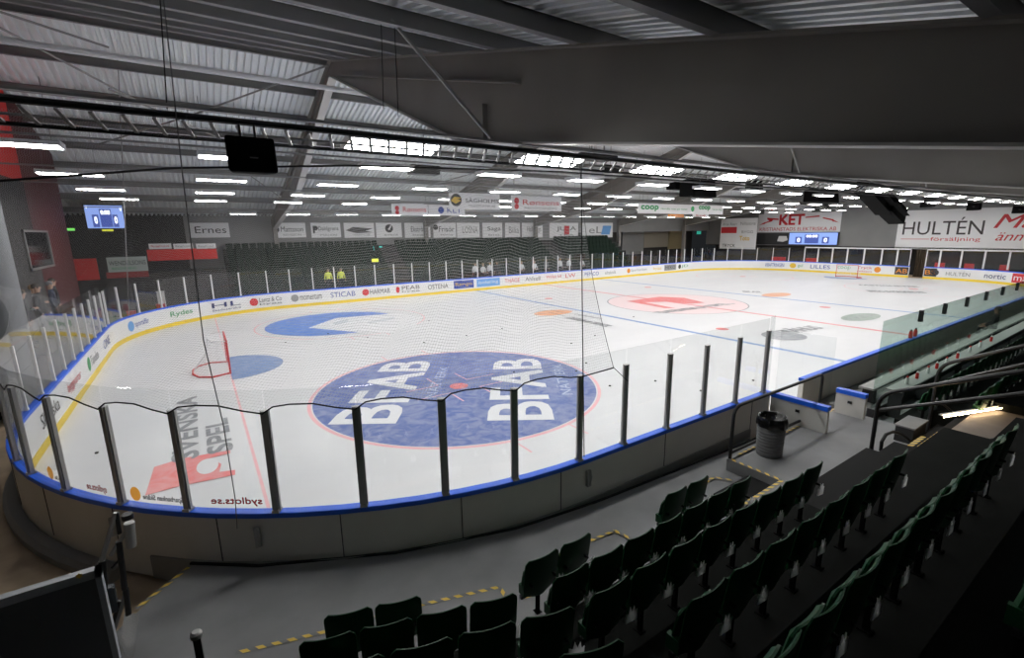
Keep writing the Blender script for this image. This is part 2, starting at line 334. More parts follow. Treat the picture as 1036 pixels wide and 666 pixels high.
# ------------------------------------------------------------------ boards
GA, GB = -15.72, -14.15                                           # opening in the near boards (players' gate)
def ring_paths():
    """two runs of the outline: everything but the near gate and the end gate"""
    dense = []
    n = len(OUT)
    for i in range(n):
        a, c = OUT[i], OUT[(i+1) % n]; L = math.hypot(c[0]-a[0], c[1]-a[1]); k = max(1, int(L/1.0))
        for j in range(k):
            t = j/k; dense.append(tuple(a[q]+(c[q]-a[q])*t for q in range(4)))
    return dense
DEN = ring_paths()
near_i = [i for i, p in enumerate(DEN) if p[1] < -HY+.01]
G0, G1 = P(908, 268, 'x', 30).y, P(928, 268, 'x', 30).y            # end gate
G_end = (-3.65, -4.75)
run_a = [(GB, -HY, 0, -1)]+[p for p in DEN if p[1] < -HY+.01 and GB < p[0]]  # near straight right part
first_corner = [p for p in DEN if p[0] > HX-R and p[1] < -HY+R and p[1] > -HY+.01]
seq = DEN[:]                                                       # starts at (HX-R, -HY)
end_part1 = [p for p in seq if p[0] >= HX-R-1e-6 and p[1] < G_end[1]]+[(HX, G_end[1], 1, 0)]
runA = sorted([p for p in DEN if p[1] < -HY+1e-4 and p[0] > GB and p[0] < HX-R-1e-6], key=lambda p: p[0])
runA = [(GB, -HY, 0, -1)]+runA+[p for p in end_part1 if not (p[1] < -HY+1e-4 and p[0] < HX-R-1e-6)]
i0 = next(i for i, p in enumerate(seq) if p[0] > HX-1e-6 and p[1] > G_end[0])
runB = [(HX, G_end[0], 1, 0)]+seq[i0:]
runB = [p for p in runB if not (p[1] < -HY+1e-4 and p[0] > GA)]+[(GA, -HY, 0, -1)]
boards = thing('dasher_boards', 'white dasher boards with blue cap rail around the ice', 'rink boards', (0, 0, 0))
b = MB()
for rn in (runA, runB): b.sweep(rn, [(0, .02), (.012, .02), (.012, 1.04), (0, 1.04)])
b.build('facing', BOARDIN, boards); b = MB()
for rn in (runA, runB): b.sweep(rn, [(.012, .0), (.12, .0), (.12, 1.03), (.012, 1.03)])
b.build('outer_panel', BOARD, boards); b = MB()
for rn in (runA, runB): b.sweep(rn, [(-.012, 1.03), (.128, 1.03), (.132, 1.04), (.132, 1.095), (.122, 1.105), (-.005, 1.105), (-.012, 1.095)])
b.build('cap_rail', BLUECAP, boards)['label'] = 'blue cap rail'; b = MB()
for rn in (runA, runB): b.sweep(rn, [(-.012, .0), (0, .0), (0, .2), (-.012, .2)])
b.build('kick_plate', YELLOW, boards)['label'] = 'yellow kick plate'
b = MB(); kerb = [p for p in DEN if p[0] < -HX+R+9 and p[1] < 0]
kerb = [p for p in DEN if p[0] < -22.6 and p[1] < -3]
b.sweep([p for p in kerb if p[1] > -12.0], [(.125, -.06), (.34, -.06), (.34, .05), (.28, .12), (.125, .12)]); b.sweep([p for p in DEN if p[1] < -11.8 and p[0] < -16], [(.122, .0), (.15, .0), (.15, .36), (.122, .36)]); b.build('base_kerb', mat('kerb_grey', (.3, .295, .285), .6), boards)
b = MB()                                                           # joints and latches on the outside of the near boards
for u, v in ((240, 545), (655, 459), (285, 0)):
    pass
for i, p in enumerate(DEN):
    if p[1] < -6 and p[0] < -16 and i % 3 == 0: b = MB(); b.bar((p[0]+p[2]*.1215, p[1]+p[3]*.1215, .2), (p[0]+p[2]*.1215, p[1]+p[3]*.1215, 1.03), .012, .012, (p[2], p[3], 0)); b.build('panel_joint', DARK, boards)
for (u, v) in ((240, 540), (119, 520), (592, 490)):
    q = min(DEN, key=lambda p: (P(u, v, 'z', .85)-Vector((p[0]+p[2]*.12, p[1]+p[3]*.12, .85))).length)
    x, y = q[0]+q[2]*.15, q[1]+q[3]*.15; b = MB(); b.box((x-.04, y-.03, .62), (x+.04, y+.03, .9)); b.tube([(x, y-.04, .66), (x+.02, y-.05, .8), (x, y-.04, .93)], .015); b.build('gate_latch', ALU, boards, smooth=True)
# adverts on the inside of the boards: (u0, u1, text, text colour, ground colour)
INK = {'k': mat('ink_black', (.04, .04, .04), .5), 'b': mat('ink_blue', (.03, .07, .35), .5), 'r': mat('ink_red', (.6, .03, .04), .5), 'g': mat('ink_green', (.05, .35, .12), .5), 'w': mat('ink_white', (.8, .8, .8), .5),
       'o': mat('ink_orange', (.8, .28, .03), .5), 'n': mat('ink_navy', (.02, .03, .14), .5), 'y': mat('ink_yellow', (.75, .5, .05), .5), 'l': mat('ink_lightblue', (.15, .38, .75), .5), 'h': mat('ink_grey', (.3, .3, .3), .5), 'd': mat('ink_darkbrown', (.06, .05, .05), .5)}
def advert(p0, p1, inward, z0, z1, txt, ck, bg=None, mark=None, sub=None, fit=.8):
    """p0 -> p1 left to right as read from the ice"""
    p0, p1 = Vector(p0), Vector(p1); r = (p1-p0).normalized(); W = (p1-p0).length; n = Vector(inward)*.004; up = Vector((0, 0, 1)); b = MB(); mi = [INK[ck]]; zc = Vector((0, 0, 1))
    if bg:
        mi.append(INK[bg]); q = [p0+n+zc*z0, p1+n+zc*z0, p1+n+zc*z1, p0+n+zc*z1]; b.prism(q, n*.5, 1)
    n2 = n*2.2; x0 = .08*W; H = z1-z0
    if mark:
        mi.append(INK[mark[0]]); cx = p0+r*(H*.45)+n2+zc*((z0+z1)/2); k = 24
        b.add([cx+r*math.cos(2*PI*i/k)*H*.38*mark[1]+zc*math.sin(2*PI*i/k)*H*.38 for i in range(k)], [tuple(range(k))], len(mi)-1); x0 = H*.95*max(1, mark[1])
    if txt: text(b, txt, p0+r*x0+n2+zc*(z0+H*(.42 if sub else (1-fit)/2)), r, up, max(W-x0-.08*W, .1), H*(.45 if sub else fit))
    if sub: text(b, sub, p0+r*x0+n2+zc*(z0+H*.1), r, up, max(W-x0-.08*W, .1), H*.2)
    b.build('advert', mi, boards, normals=False)
def pix(p):
    d = np.array(p, float)-CAM; z = d@_fw; return 518+F*(d@_r2)/z, 333-F*(d@_u2)/z
FINE = []
for i in range(len(OUT)):
    a_0, c_0 = OUT[i], OUT[(i+1) % len(OUT)]; L_ = math.hypot(c_0[0]-a_0[0], c_0[1]-a_0[1]); k_ = max(2, int(L_/.05))
    FINE += [tuple(a_0[q]+(c_0[q]-a_0[q])*j/k_ for q in range(4)) for j in range(k_)]
FARO = [(p, pix((p[0], p[1], .6))[0]) for p in FINE if (p[1] > 0 and p[0] < 20) or (p[0] > 20 and (p[1] > 5 or p[0] > 24)) if p[0] > -29.9]
def on_outline(u0, u1, *rest):
    p = min(FARO, key=lambda q: abs(q[1]-u0))[0]; q = min(FARO, key=lambda q: abs(q[1]-u1))[0]
    A, B = Vector((p[0], p[1], 0)), Vector((q[0], q[1], 0)); n = Vector((-(p[2]+q[2]), -(p[3]+q[3]), 0)).normalized()
    mid = (A+B)/2; sag = 0
    if abs(p[2]*q[3]-p[3]*q[2]) > 1e-3: sag = R-math.sqrt(max(0, R*R-((A-B).length/2)**2))
    advert(A, B, tuple(n), *rest)
for (u0, u1, t, ck, bg, mk, sb) in ((129, 152, 'sportaffär', 'b', None, ('l', 1), None), (170, 197, 'Rydes', 'g', None, None, None), (212, 246, 'HL', 'n', None, None, 'Skadeservice'), (252, 288, 'Lantz & Co', 'k', None, ('r', 1), 'bygg'), (294, 328, 'momentum', 'k', None, ('h', 1), None), (332, 362, 'STICAB', 'b', None, None, None),
    (366, 397, 'HARMAB', 'k', None, ('r', 1), None), (399, 427, 'PEAB', 'k', None, ('r', .6), 'bygg'), (431, 455, 'OSTENA', 'k', None, None, None), (459, 479, 'Rengo', 'y', 'b', None, None), (482.5, 505.5, 'isolering', 'w', 'l', None, None), (509, 527, 'THAGE', 'r', None, None, None),
    (530, 548, 'Ahlsell', 'k', None, None, None), (551, 569, 'Willys bil', 'r', None, None, None), (571, 583, 'LW', 'r', None, None, None), (590, 607, 'PEMCO', 'b', None, None, None), (611, 624, 'elteknik', 'h', None, None, None), (634, 656, 'Sparbanken', 'h', None, ('o', 1), None), (660, 670, 'bygg', 'y', None, None, None), (672, 684, 'MEKO', 'k', 'h', None, None), (686, 697, 'JD', 'g', None, ('k', 1), None)):
    on_outline(u0, u1, .3, .95, t, ck, bg, mk, sb, .55)
for (u0, u1, t, ck, bg, mk, sb) in ((773, 795, 'KRAFTRINGEN', 'b', None, None, None), (799, 813, 'gul', 'g', None, ('y', 1.2), None), (818, 842, 'LILLES', 'b', None, None, None), (846, 862, 'coop', 'g', None, None, None), (866, 884, 'Tryck', 'r', None, None, 'reklam'), (884, 907, None, 'r', None, ('o', 1), None), (908, 919, 'AB', 'o', 'd', None, None),
    (928, 939, 'BS', 'o', 'd', None, None), (941, 952, None, 'h', None, ('d', 1), None), (955, 984, 'HULTÉN', 'h', None, None, None), (994, 1020, 'nortic', 'n', None, None, None), (1024, 1046, 'mat', 'w', 'r', None, None)):
    if bg == 'd': y0, y1 = (-2.55, -3.6) if t == 'AB' else (-4.8, -5.7); advert((HX, y0, 0), (HX, y1, 0), (-1, 0, 0), .24, .98, t, ck, bg, mk, sb, .55)
    else: on_outline(u0, u1, .24, .98, t, ck, bg, mk, sb, .55)
for (y0, y1, t, ck, mk) in ((-5.5, -3.4, 'Skanska', 'k', None), (-2.6, -.4, 'byggvaror', 'r', None), (.6, 3, 'Tandea', 'h', ('g', 1)), (4, 5.9, 'ONE', 'b', None)):
    advert((-HX, y0, 0), (-HX, y1, 0), (1, 0, 0), .3, .95, t, ck, None, mk, None, .55)
# gate doors standing open towards the platform
for lab, x, y0, y1 in (('white gate door with blue cap standing open beside the bin platform', -15.72, -15.86, -14.66), ('short white gate panel with blue cap at the end of the players bench', -14.2, -16.0, -15.4)):
    d = thing('rink_gate', lab, 'gate', (x, y0, 0)); b = MB(); b.box((x-.05, y0, .03), (x+.05, y1, 1.0)); b.build('door_panel', mat('door_white', (.62, .61, .58), .45), d)
    b = MB(); b.box((x-.075, y0, 1.0), (x+.075, y1, 1.1)); b.build('cap_rail', BLUECAP, d); b = MB(); b.box((x-.07, (y0+y1)/2-.04, .8), (x-.05, (y0+y1)/2+.04, .86)); b.build('latch', BLACK, d)

# ------------------------------------------------------------------ glass round the rink
def seg_dist(px_, z): return P(px_[0], px_[1], 'z', z)
posts_px = [(5, 382), (17, 391), (50, 402), (106, 411), (178, 414), (268, 416), (360, 412), (447, 405), (525, 397)]
def snap(q):
    """nearest point of the outline, moved to the glass line"""
    c = Vector((-HX+R, -HY+R)); d = Vector((q.x, q.y))-c
    if q.x > -HX+R: return (q.x, -HY-.07, 0, -1)
    if q.y > -HY+R: return (-HX-.07, q.y, -1, 0)
    d.normalize(); return (c.x+d.x*(R+.07), c.y+d.y*(R+.07), d.x, d.y)
NP = [(-HX-.07, y, -1, 0) for y in (5.9, 4.6, 3.3, 2.0, .7, -.6, -1.9, -3.2, -4.5, -5.8)]
arc = [snap(P(u, v, 'z', 2.57)) for u, v in posts_px]
a_ = [math.atan2(q[1]+HY-R, q[0]+HX-R) for q in arc]
NP += [(-HX+R+(R+.07)*math.cos(t), -HY+R+(R+.07)*math.sin(t), math.cos(t), math.sin(t)) for t in [math.radians(d) for d in (190.5,)]]
NP += arc + [(x, -HY-.07, 0, -1) for x in (-21.65, -20.6, -19.42, -18.28, -17.12, -15.98)]
GZ0, GZ1 = 1.12, 2.86
b = MB(); b.box((-.033, -.04, 0), (.033, .04, 1.46)); b.box((-.055, -.02, 0), (-.033, .02, 1.46)); b.box((.033, -.02, 0), (.055, .02, 1.46)); b.box((-.05, -.055, -.02), (.05, .055, .02))
pm = b.build('tmp', ALU).data; bpy.data.objects.remove(bpy.data.objects['tmp'])
b = MB(); b.box((-.03, -.035, 0), (.03, .035, 1.46)); b.box((-.045, -.045, 0), (.045, .045, .04)); pw = b.build('tmp', WHITEP).data; bpy.data.objects.remove(bpy.data.objects['tmp'])
def post(me, x, y, nx, ny, label, group=None, zs=1.):
    o = bpy.data.objects.new('glass_post', me); COL.objects.link(o); o.location = (x, y, GZ0); o.rotation_euler.z = math.atan2(ny, nx)+PI/2; o.scale.z = zs
    return tag(o, label, 'post', group)
def pane(p, q, z0, z1, label, group=None, m=GLASS, gap=.012, name='rink_glass'):
    p, q = Vector((p[0], p[1], 0)), Vector((q[0], q[1], 0)); d = (q-p).normalized(); p += d*gap; q -= d*gap
    b = MB(); b.bar(Vector((p.x, p.y, (z0+z1)/2)), Vector((q.x, q.y, (z0+z1)/2)), .012, z1-z0); o = b.build(name, m, origin=(p.x, p.y, z0)); return tag(o, label, 'glass pane', group)
ncorner = len(NP)
for i, q in enumerate(NP):
    if i < 10: post(pw, *q, 'white upright post of the glass behind the near goal', 'posts behind the near goal')
    else: post(pm, *q, 'steel upright of the near glass, %s counted from the left end of the picture' % ORD[i-10])
for i in range(len(NP)-1):
    if i < 10: pane(NP[i], NP[i+1], GZ0, GZ1, 'clear pane of the rink glass behind the near goal', 'panes behind the near goal')
    else: pane(NP[i], NP[i+1], GZ0, GZ1, 'clear pane of the near glass right of the %s steel upright' % ORD[i-10])
pane((-15.95, -HY-.07), (GA-.02, -HY-.07), GZ0, 2.9, 'narrow clear pane between the last upright and the players gate')
pane((-15.72, -15.84), (-15.72, -14.7), GZ0, 2.6, 'clear pane standing on the open gate door by the bin platform')
FP = [(-HX+R+(R+.07)*math.cos(math.radians(a)), HY-R+(R+.07)*math.sin(math.radians(a)), math.cos(math.radians(a)), math.sin(math.radians(a))) for a in range(176, 92, -11)]
x = -21.45
while x < 21.4: FP.append((x, HY+.07, 0, 1)); x += 1.45
FP += [(HX-R+(R+.07)*math.cos(math.radians(a)), HY-R+(R+.07)*math.sin(math.radians(a)), math.cos(math.radians(a)), math.sin(math.radians(a))) for a in range(87, 5, -11)]
FP += [(HX+.07, y, 1, 0) for y in (5.9,)]
for i, q in enumerate(FP): post(pw, *q, 'white upright post of the glass along the far boards', 'posts along the far boards')
for i in range(len(FP)-1): pane(FP[i], FP[i+1], GZ0, 2.62, 'clear pane of the glass along the far boards', 'panes along the far boards')
# framed glass behind the far goal
ey = [5.9, 4.5, 3.1, 1.7, .2, -1.3, -2.55, -3.6]; ey2 = [-4.75, -5.75, -7.2, -8.7, -10.2, -11.7, -13.2]
for k, yy in enumerate((ey, ey2)):
    for i in range(len(yy)-1):
        fx = HX+.07 if yy[i+1] > -7.3 else HX+.07
        fr = thing('glass_bay', 'white framed glass bay behind the far goal, %s from the %s' % (ORD[i], 'left' if k == 0 else 'gate to the right'), 'glass frame', (fx, yy[i], GZ0))
        b = MB()
        for y in (yy[i]-.03, yy[i+1]+.03): b.box((fx-.04, y-.03, GZ0), (fx+.04, y+.03, 2.7))
        b.box((fx-.04, yy[i+1], 2.62), (fx+.04, yy[i], 2.74)); b.build('frame', WHITEP, fr)
        b = MB(); b.box((fx-.006, yy[i+1]+.07, GZ0), (fx+.006, yy[i]-.07, 2.6)); b.build('pane', GLASS, fr)
# green shield glass behind the players bench
X0 = -13.4; edges = [X0, -10.9, -9.0, -6.9, -4.8, -2.7, -.6, 1.5, 3.6, 5.7, 7.8, 9.9]
for i in range(len(edges)-1):
    o = pane((edges[i], -15.85), (edges[i+1], -15.85), .52, 2.68, 'greenish tall glass shield behind the players bench, %s from the gate' % ORD[i], None, GREEN, .006, 'glass_shield')
    if i: 
        b = MB(); b.box((edges[i]-.05, -15.89, 2.38), (edges[i]+.05, -15.81, 2.68)); tag(b.build('glass_clip', BLACK, origin=(edges[i], -15.85, 2.38)), 'black clip on the shield glass joint, %s from the gate' % ORD[i-1], 'clip')

# ================================================================== HALL
RZ, RS = 11.27, .263
def rz(y, dz=0.): return RZ-RS*abs(y)+dz
FRX = [-21.3, -9.1, 3.1, 15.3, 27.5]
WY, NY, LX, EX = 20.4, -25.0, -31.5, 33.6
# floors
b = MB(); b.box((-38, NY-.5, -.35), (EX+1, WY+.5, -.07)); struct(b.build('floor', CONC))
def edge_poly(z0, z1, pts, name, m):
    b = MB(); b.prism([(x, y, z0) for x, y in pts], (0, 0, z1-z0)); return struct(b.build(name, m))
outer = [(x+nx*.36, y+ny*.36) for x, y, nx, ny in DEN]
edge_poly(-.3, -.06, [(-38, -25), (-27.9, -25), (-27.0, -12.0)]+[(-29.95, -8), (-30.3, -6), (-30.3, 21), (-38, 21)], 'concrete_floor', CONC)
DE = [(-27.13, -12.61), (-26.34, -13.22), (-24.68, -14.05), (-22.95, -14.57), (-21.44, -14.72), (-19.9, -14.76), (-17.7, -14.82), (-15.86, -14.86)]
def zd(x): return .34 if x < -23 else (.24 if x > -17.5 else .34-.10*(x+23)/5.5)
b = MB()
def col(x0, y0, x1, y1, x2=None, x3=None):
    x2 = x0 if x2 is None else x2
    b.add([(x0, y0, zd(x0)), (x1, y1, zd(x1)), (x1, NY, zd(x1)), (x2, NY, zd(x0)), (x0, y0, -.1), (x1, y1, -.1), (x1, NY, -.1), (x2, NY, -.1)], [(0, 3, 2, 1), (4, 5, 6, 7), (0, 1, 5, 4), (1, 2, 6, 5), (2, 3, 7, 6), (3, 0, 4, 7)])
b.add([(*DE[0], .34), (-27.85, -13.5, .34), (-28.3, -14.6, .34), (-28.6, NY, .34), (DE[0][0], NY, .34), (*DE[0], -.1), (-27.85, -13.5, -.1), (-28.3, -14.6, -.1), (-28.6, NY, -.1), (DE[0][0], NY, -.1)], [(4, 3, 2, 1, 0), (5, 6, 7, 8, 9), (0, 1, 6, 5), (1, 2, 7, 6), (2, 3, 8, 7), (3, 4, 9, 8), (4, 0, 5, 9)])
for p, q in zip(DE, DE[1:]): col(*p, *q)
for p, q in zip([(-15.85, -16.2), (-13.9, -16.2), (-13.2, -14.78)], [(-13.9, -16.2), (-13.2, -14.78), (HX-5, -14.78)]): col(*p, *q)
struct(b.build('deck_floor', RUBBER))
b = MB(); b.tube([(x, y, zd(x)-.005) for x, y in DE], .03, 6); tag(b.build('gap_shade_strip', mat('gap_shade_black', (.008, .008, .008), .7), smooth=True), 'black strip standing in for the shaded gap between deck and near boards', 'edge strip')  # dark tube put in for the shade in the gap between deck and boards
# bench floor and wall behind the bench
edge_poly(-.07, .35, [(-13.3, -15.9), (HX-6, -15.9), (HX-6, -14.66), (-13.3, -14.66)], 'bench_floor', mat('bench_floor_grey', (.16, .16, .155), .7))
b = MB(); b.box((-13.4, -15.92, .1), (HX-6, -15.78, .52)); struct(b.build('trim_1', DARK))
# roof decking (corrugated) and purlins
b = MB(); prof = []; x = -38.
while x < EX+1: prof += [(x, .0), (x+.09, .0), (x+.12, .12), (x+.21, .12), (x+.24, 0.)]; x += .24
for s in (-1, 1):
    bb = len(b.v); ye = 21.5 if s > 0 else 26.
    for (xx, dz) in prof: b.v += [(xx, 0, rz(0, .32+dz)), (xx, s*ye, rz(ye, .32+dz))]
    for i in range(len(prof)-1): b.f.append([bb+2*i, bb+2*i+1, bb+2*i+3, bb+2*i+2]); b.mi.append(0)
struct(b.build('ceiling', DECK))
for y in (-.35, -2.6, -4.9, -7.2, -9.5, -11.8, -14.1, -16.4, -18.7, -21.0, .35, 2.6, 4.9, 7.2, 9.5, 11.8, 14.1, 16.4, 18.7):
    b = MB(); z = rz(y); b.box((-37.5, y-.012, z+.02), (EX, y+.012, z+.29)); b.box((-37.5, y-.1, z), (EX, y+.012, z+.025)); b.box((-37.5, y-.012, z+.27), (EX, y+.1, z+.295))
    struct(b.build('roof_purlin', PURL))
# tapered girders
def girder(x, near=True):
    g = bpy.data.objects.new('roof_girder', None); COL.objects.link(g); struct(g); g['label'] = 'tapered steel roof girder, %s from the camera end' % ORD[FRX.index(x)]; g['category'] = 'girder'
    for s in (-1, 1):
        ye = 19.9 if s > 0 else 23.5
        top = [(0, RZ), (ye, rz(ye))]; kn = (10.3, 6.77); e = (ye, 6.77-.155*(ye-10.3))
        bot = [(0, 10.73), kn, e]
        b = MB(); pts = [(x-.01, s*q[0], q[1]) for q in top+bot[::-1]]; b.prism(pts, (.02, 0, 0)); b.build('web', BEAM, g)
        b = MB(); b.bar((x, 0, RZ), (x, s*ye, rz(ye)), .3, .03); b.build('top_flange', BEAM, g)
        b = MB(); b.bar((x, 0, 10.73), (x, s*kn[0], kn[1]), .3, .03); b.bar((x, s*kn[0], kn[1]), (x, s*e[0], e[1]), .3, .03); b.build('bottom_flange', mat('flange_lit_tone', (.5, .49, .47), .5), g)  # paler than the girder paint: lamp light from below put into the colour
        b = MB(); b.bar((x, s*.6, 10.62), (x, s*12.5, 7.44), .26, .03); b.build('inner_flange', BEAM, g)
        b = MB()
        for y in (11.3,): b.box((x-.12, s*y-.012, 6.64), (x+.12, s*y+.012, 7.35))
        b.build('stiffener', BEAM, g)
        b = MB(); b.tube([(x-.05, s*11.6, 6.6), (x-2.1, s*11.8, rz(11.8, .1))], .03, 6); b.build('fly_brace', STEEL, g)
        if s > 0:
            b = MB(); b.box((x-.15, 19.7, 0), (x+.15, 20.1, 6)); b.build('column', BEAM, g)
for x in FRX: girder(x)
# thin wind-bracing rods under the decking
for (p, q) in (((0, 28), (150, 108)), ((332, 66), (190, 118)), ((205, 113), (100, 146)), ((110, 90), (235, 146)), ((480, 175), (350, 212)), ((0, 12), (110, 48))):
    A, B = [P(*k, 'y', 0) for k in (p, q)]
    pts = []
    for (u, v) in (p, q):
        d = (P(u, v, 'z', 8)-Vector(CAM)); t = (RZ-.25-CAM[2]-RS*CAM[1])/(d.z+RS*d.y); pts.append(Vector(CAM)+d*t)
    b = MB(); b.tube(pts, .035, 6); struct(b.build('roof_brace', STEEL, smooth=True))
# bright service pipe under the ridge
q0 = P(0, 40, 'z', 9.75); b = MB(); b.tube([(-36, q0.y, 9.75), (28, q0.y, 9.75)], .085, 8); tag(b.build('service_pipe', mat('pipe_white', (.8, .8, .8), .35), smooth=True), 'long white service pipe running under the roof ridge', 'pipe')
# walls
def wall(name, a, c, m): b = MB(); b.box(a, c); return struct(b.build(name, m))
wall('wall_far', (-26.9, WY, 0), (7.5, WY+.3, 6.4), WALLG)
wall('wall_far_dark', (-38, WY, 0), (-26.9, WY+.3, 6.4), WALLD)
wall('wall_far_recess', (7.5, WY+2.6, 0), (EX, WY+2.9, 6.4), WALLD)
wall('wall_far_upper', (7.5, WY, 4.6), (EX, WY+.3, 6.4), WALLG)
wall('wall_near', (-38, NY-.3, -.1), (EX, NY, 6.6), WALLD)
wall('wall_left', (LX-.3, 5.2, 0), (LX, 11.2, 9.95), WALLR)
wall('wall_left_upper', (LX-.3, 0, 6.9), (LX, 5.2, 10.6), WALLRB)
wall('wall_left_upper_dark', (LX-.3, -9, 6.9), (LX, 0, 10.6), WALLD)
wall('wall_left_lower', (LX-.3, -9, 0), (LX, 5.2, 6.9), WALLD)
wall('wall_left_corner', (-37.6, 11.2, 0), (-37.3, WY, 8.9), WALLD)
wall('wall_left_rear', (-37.9, NY, 0), (-37.6, 11.2, 11.6), WALLD)
wall('wall_end', (EX, NY, 2.74), (EX+.3, WY+.3, 11.8), WALLG)
wall('wall_end_lower', (EX+2.4, NY, 0), (EX+2.7, WY+.3, 2.8), WALLD)
b = MB(); b.box((EX-.05, NY, 2.62), (EX+2.5, WY, 2.74)); struct(b.build('ceiling_passage', WALLD))
# framed window in the red left wall
ya, yb = P(25, 250, 'x', LX).y, P(50, 250, 'x', LX).y
b = MB(); z0, z1 = 3.7, 5.15
for (y0, y1, za, zb) in ((ya, yb, z0, z0+.08), (ya, yb, z1-.08, z1), (ya, ya+.1, z0, z1), (yb-.1, yb, z0, z1)): b.box((LX, y0, za), (LX+.06, y1, zb))
wn = struct(b.build('window_1', STEEL)); b = MB(); b.box((LX+.005, ya, z0), (LX+.02, yb, z1)); b.build('pane', mat('dark_window', (.02, .02, .022), .1), wn)
# grey round pillar in the left corner
cpt = P(10, 300, 'x', LX+.75); b = MB(); b.lathe([(.42, 0), (.42, 7.2), (.46, 7.25), (.46, 7.4)], (LX+.55, cpt.y, 0), 24); struct(b.build('pillar', mat('pillar_grey', (.20, .21, .22), .5), smooth=True))
# ------------------------------------------------------------------ strip lights
def fixture(L, W, big=False):
    t = thing('strip_light', '-', 'ceiling light', (0, 0, 0), None, .0); del t['base']
    b = MB(); b.prism([(-L/2, -W/2, 0), (-L/2, W/2, 0), (-L/2, W*.3, .09), (-L/2, -W*.3, .09)], (L, 0, 0)); b.box((-L/2-.02, -W/2-.01, -.02), (-L/2, W/2+.01, .09)); b.box((L/2, -W/2-.01, -.02), (L/2+.02, W/2+.01, .09)); b.build('housing', WHITEP, t)
    b = MB(); dd = .022; b.prism([(-L/2+.01, -W*.46, -.001), (-L/2+.01, -W*.36, -dd*.8), (-L/2+.01, 0, -dd), (-L/2+.01, W*.36, -dd*.8), (-L/2+.01, W*.46, -.001)], (L-.02, 0, 0)); b.build('diffuser', LAMP, t)
    h = .3 if big else 1.2
    b = MB(); b.tube([(-L*.4, 0, h), (-L*.4, 0, .1), (L*.4, 0, .1), (L*.4, 0, h)], .006, 5)
    b.build('hanger', STEEL, t)
    return t
ROWN = {-12.7: 'row nearest the near stand', -7.6: 'second row from the near side', -2.6: 'near middle row', 2.5: 'far middle row', 7.7: 'second row from the far side', 12.7: 'row nearest the far stand'}
f1 = fixture(1.3, .48); f2 = fixture(1.36, .5, True); u1 = u2 = False
for y in ROWN:
    big = abs(y) > 10; n = 17 if big else 18
    for k in range(n):
        x = (-23.85+3.0*k) if big else (-29.0+3.43*k)
        lab = 'strip light over the ice, %s from left, %s' % (ORD[k], ROWN[y])
        src = f2 if big else f1; zf = 6.12 if big else 6.5
        if (big and not u2) or (not big and not u1):
            src.location = (x, y, zf); src['label'] = lab; src['group'] = 'strip lights over the ice'
            if big: u2 = True
            else: u1 = True
            lt = src
        else: lt = dup(src, lab, 'strip lights over the ice', (x, y, zf))
        if big: lt.rotation_euler.x = math.radians(-12 if y < 0 else 12)
    b = MB(); zt_ = 6.4 if abs(y) > 12 else 6.72; b.box((-31, y-.025, zt_-.04), (30, y+.025, zt_)); tag(b.build('cable_tray', STEEL), 'thin pale cable tray above the %s of strip lights' % ROWN[y], 'cable tray')
# ------------------------------------------------------------------ net truss and safety net
TY, TZ = -14.6, 5.88
tr = thing('net_truss', 'black ladder truss carrying the safety net across the picture', 'truss', (-31, TY, TZ))
b = MB(); b.tube([(-34, TY, TZ+.02), (26, TY, TZ+.02)], .032, 8); b.tube([(-34, TY+.2, TZ-.13), (26, TY+.2, TZ-.13)], .02, 6); b.build('chord', BLKM, tr, smooth=True)
b = MB(); b.tube([(-34, TY+.12, TZ-.07), (26, TY+.12, TZ-.07)], .012, 6); b.build('grey_rail', STEEL, tr, smooth=True); b = MB()
x = -29.0; rest_ = MB()
for k in range(260):
    b = MB() if k < 99 else rest_; b.bar((x, TY, TZ-.02), (x+.07, TY+.2, TZ-.13), .03, .015)
    if k < 99: b.build('rung', STEEL, tr)
    x += .21
o = rest_.build('far_rungs', STEEL, tr); o['kind'] = 'stuff'
b = MB(); b.tube([(-28, TY+.1, TZ-.62), (-26.6, TY+.1, TZ-.42), (-25, TY+.1, TZ-.3), (-22, TY+.1, TZ-.2), (26, TY+.1, TZ-.2)], .011, 6); tag(b.build('net_cable', BLACK, smooth=True), 'thin black cable running just below the net truss', 'cable')
sn = thing('safety_net', 'fine grey safety net hung from the truss to the near corner glass', 'safety net', (-26, TY, 2.5))
bot = []
for i in range(10, 22):
    p, q = NP[i], NP[min(i+1, len(NP)-1)]
    if i == 20: break
    for t in (0, .12, .3, .55, .8):
        dz = {0: 0, .12: .09, .3: .115, .55: .11, .8: .04}[t]
        bot.append((p[0]+(q[0]-p[0])*t+p[2]*.07, p[1]+(q[1]-p[1])*t+p[3]*.07, 2.56+dz))
endp = (-21.02, -14.68, 2.62); bot.append((NP[20][0], NP[20][1]-.07, 2.58)); bot.append(endp)
left = [(-HX-.2, y, 2.6) for y in (2., 0, -2, -4)]
allb = left+[p for p in bot]
me_v = []; n = len(allb); m = 26
cum = [0]
for i in range(1, n): cum.append(cum[-1]+(Vector(allb[i])-Vector(allb[i-1])).length)
tops = []
for i in range(n):
    t = cum[i]/cum[-1]; tops.append(Vector((-31.3+t*(-21.75+31.3), TY+.02, TZ-.05)))
mbn = MB(); uvs = []
for i in range(n):
    B_ = Vector(allb[i])
    for j in range(m+1):
        t = j/m; p = B_.lerp(tops[i], t)
        p.x += -.16*math.sin(PI*t)*max(0, 1-(cum[-1]-cum[i])/2.5)
        nn = Vector((-.6, -.5, 0)) if B_.y < -8 else Vector((-.5, 0, 0)); p += nn*(-.25*math.sin(PI*t))
        mbn.v.append(tuple(p)); uvs.append((cum[i], (tops[i]-B_).length*t))
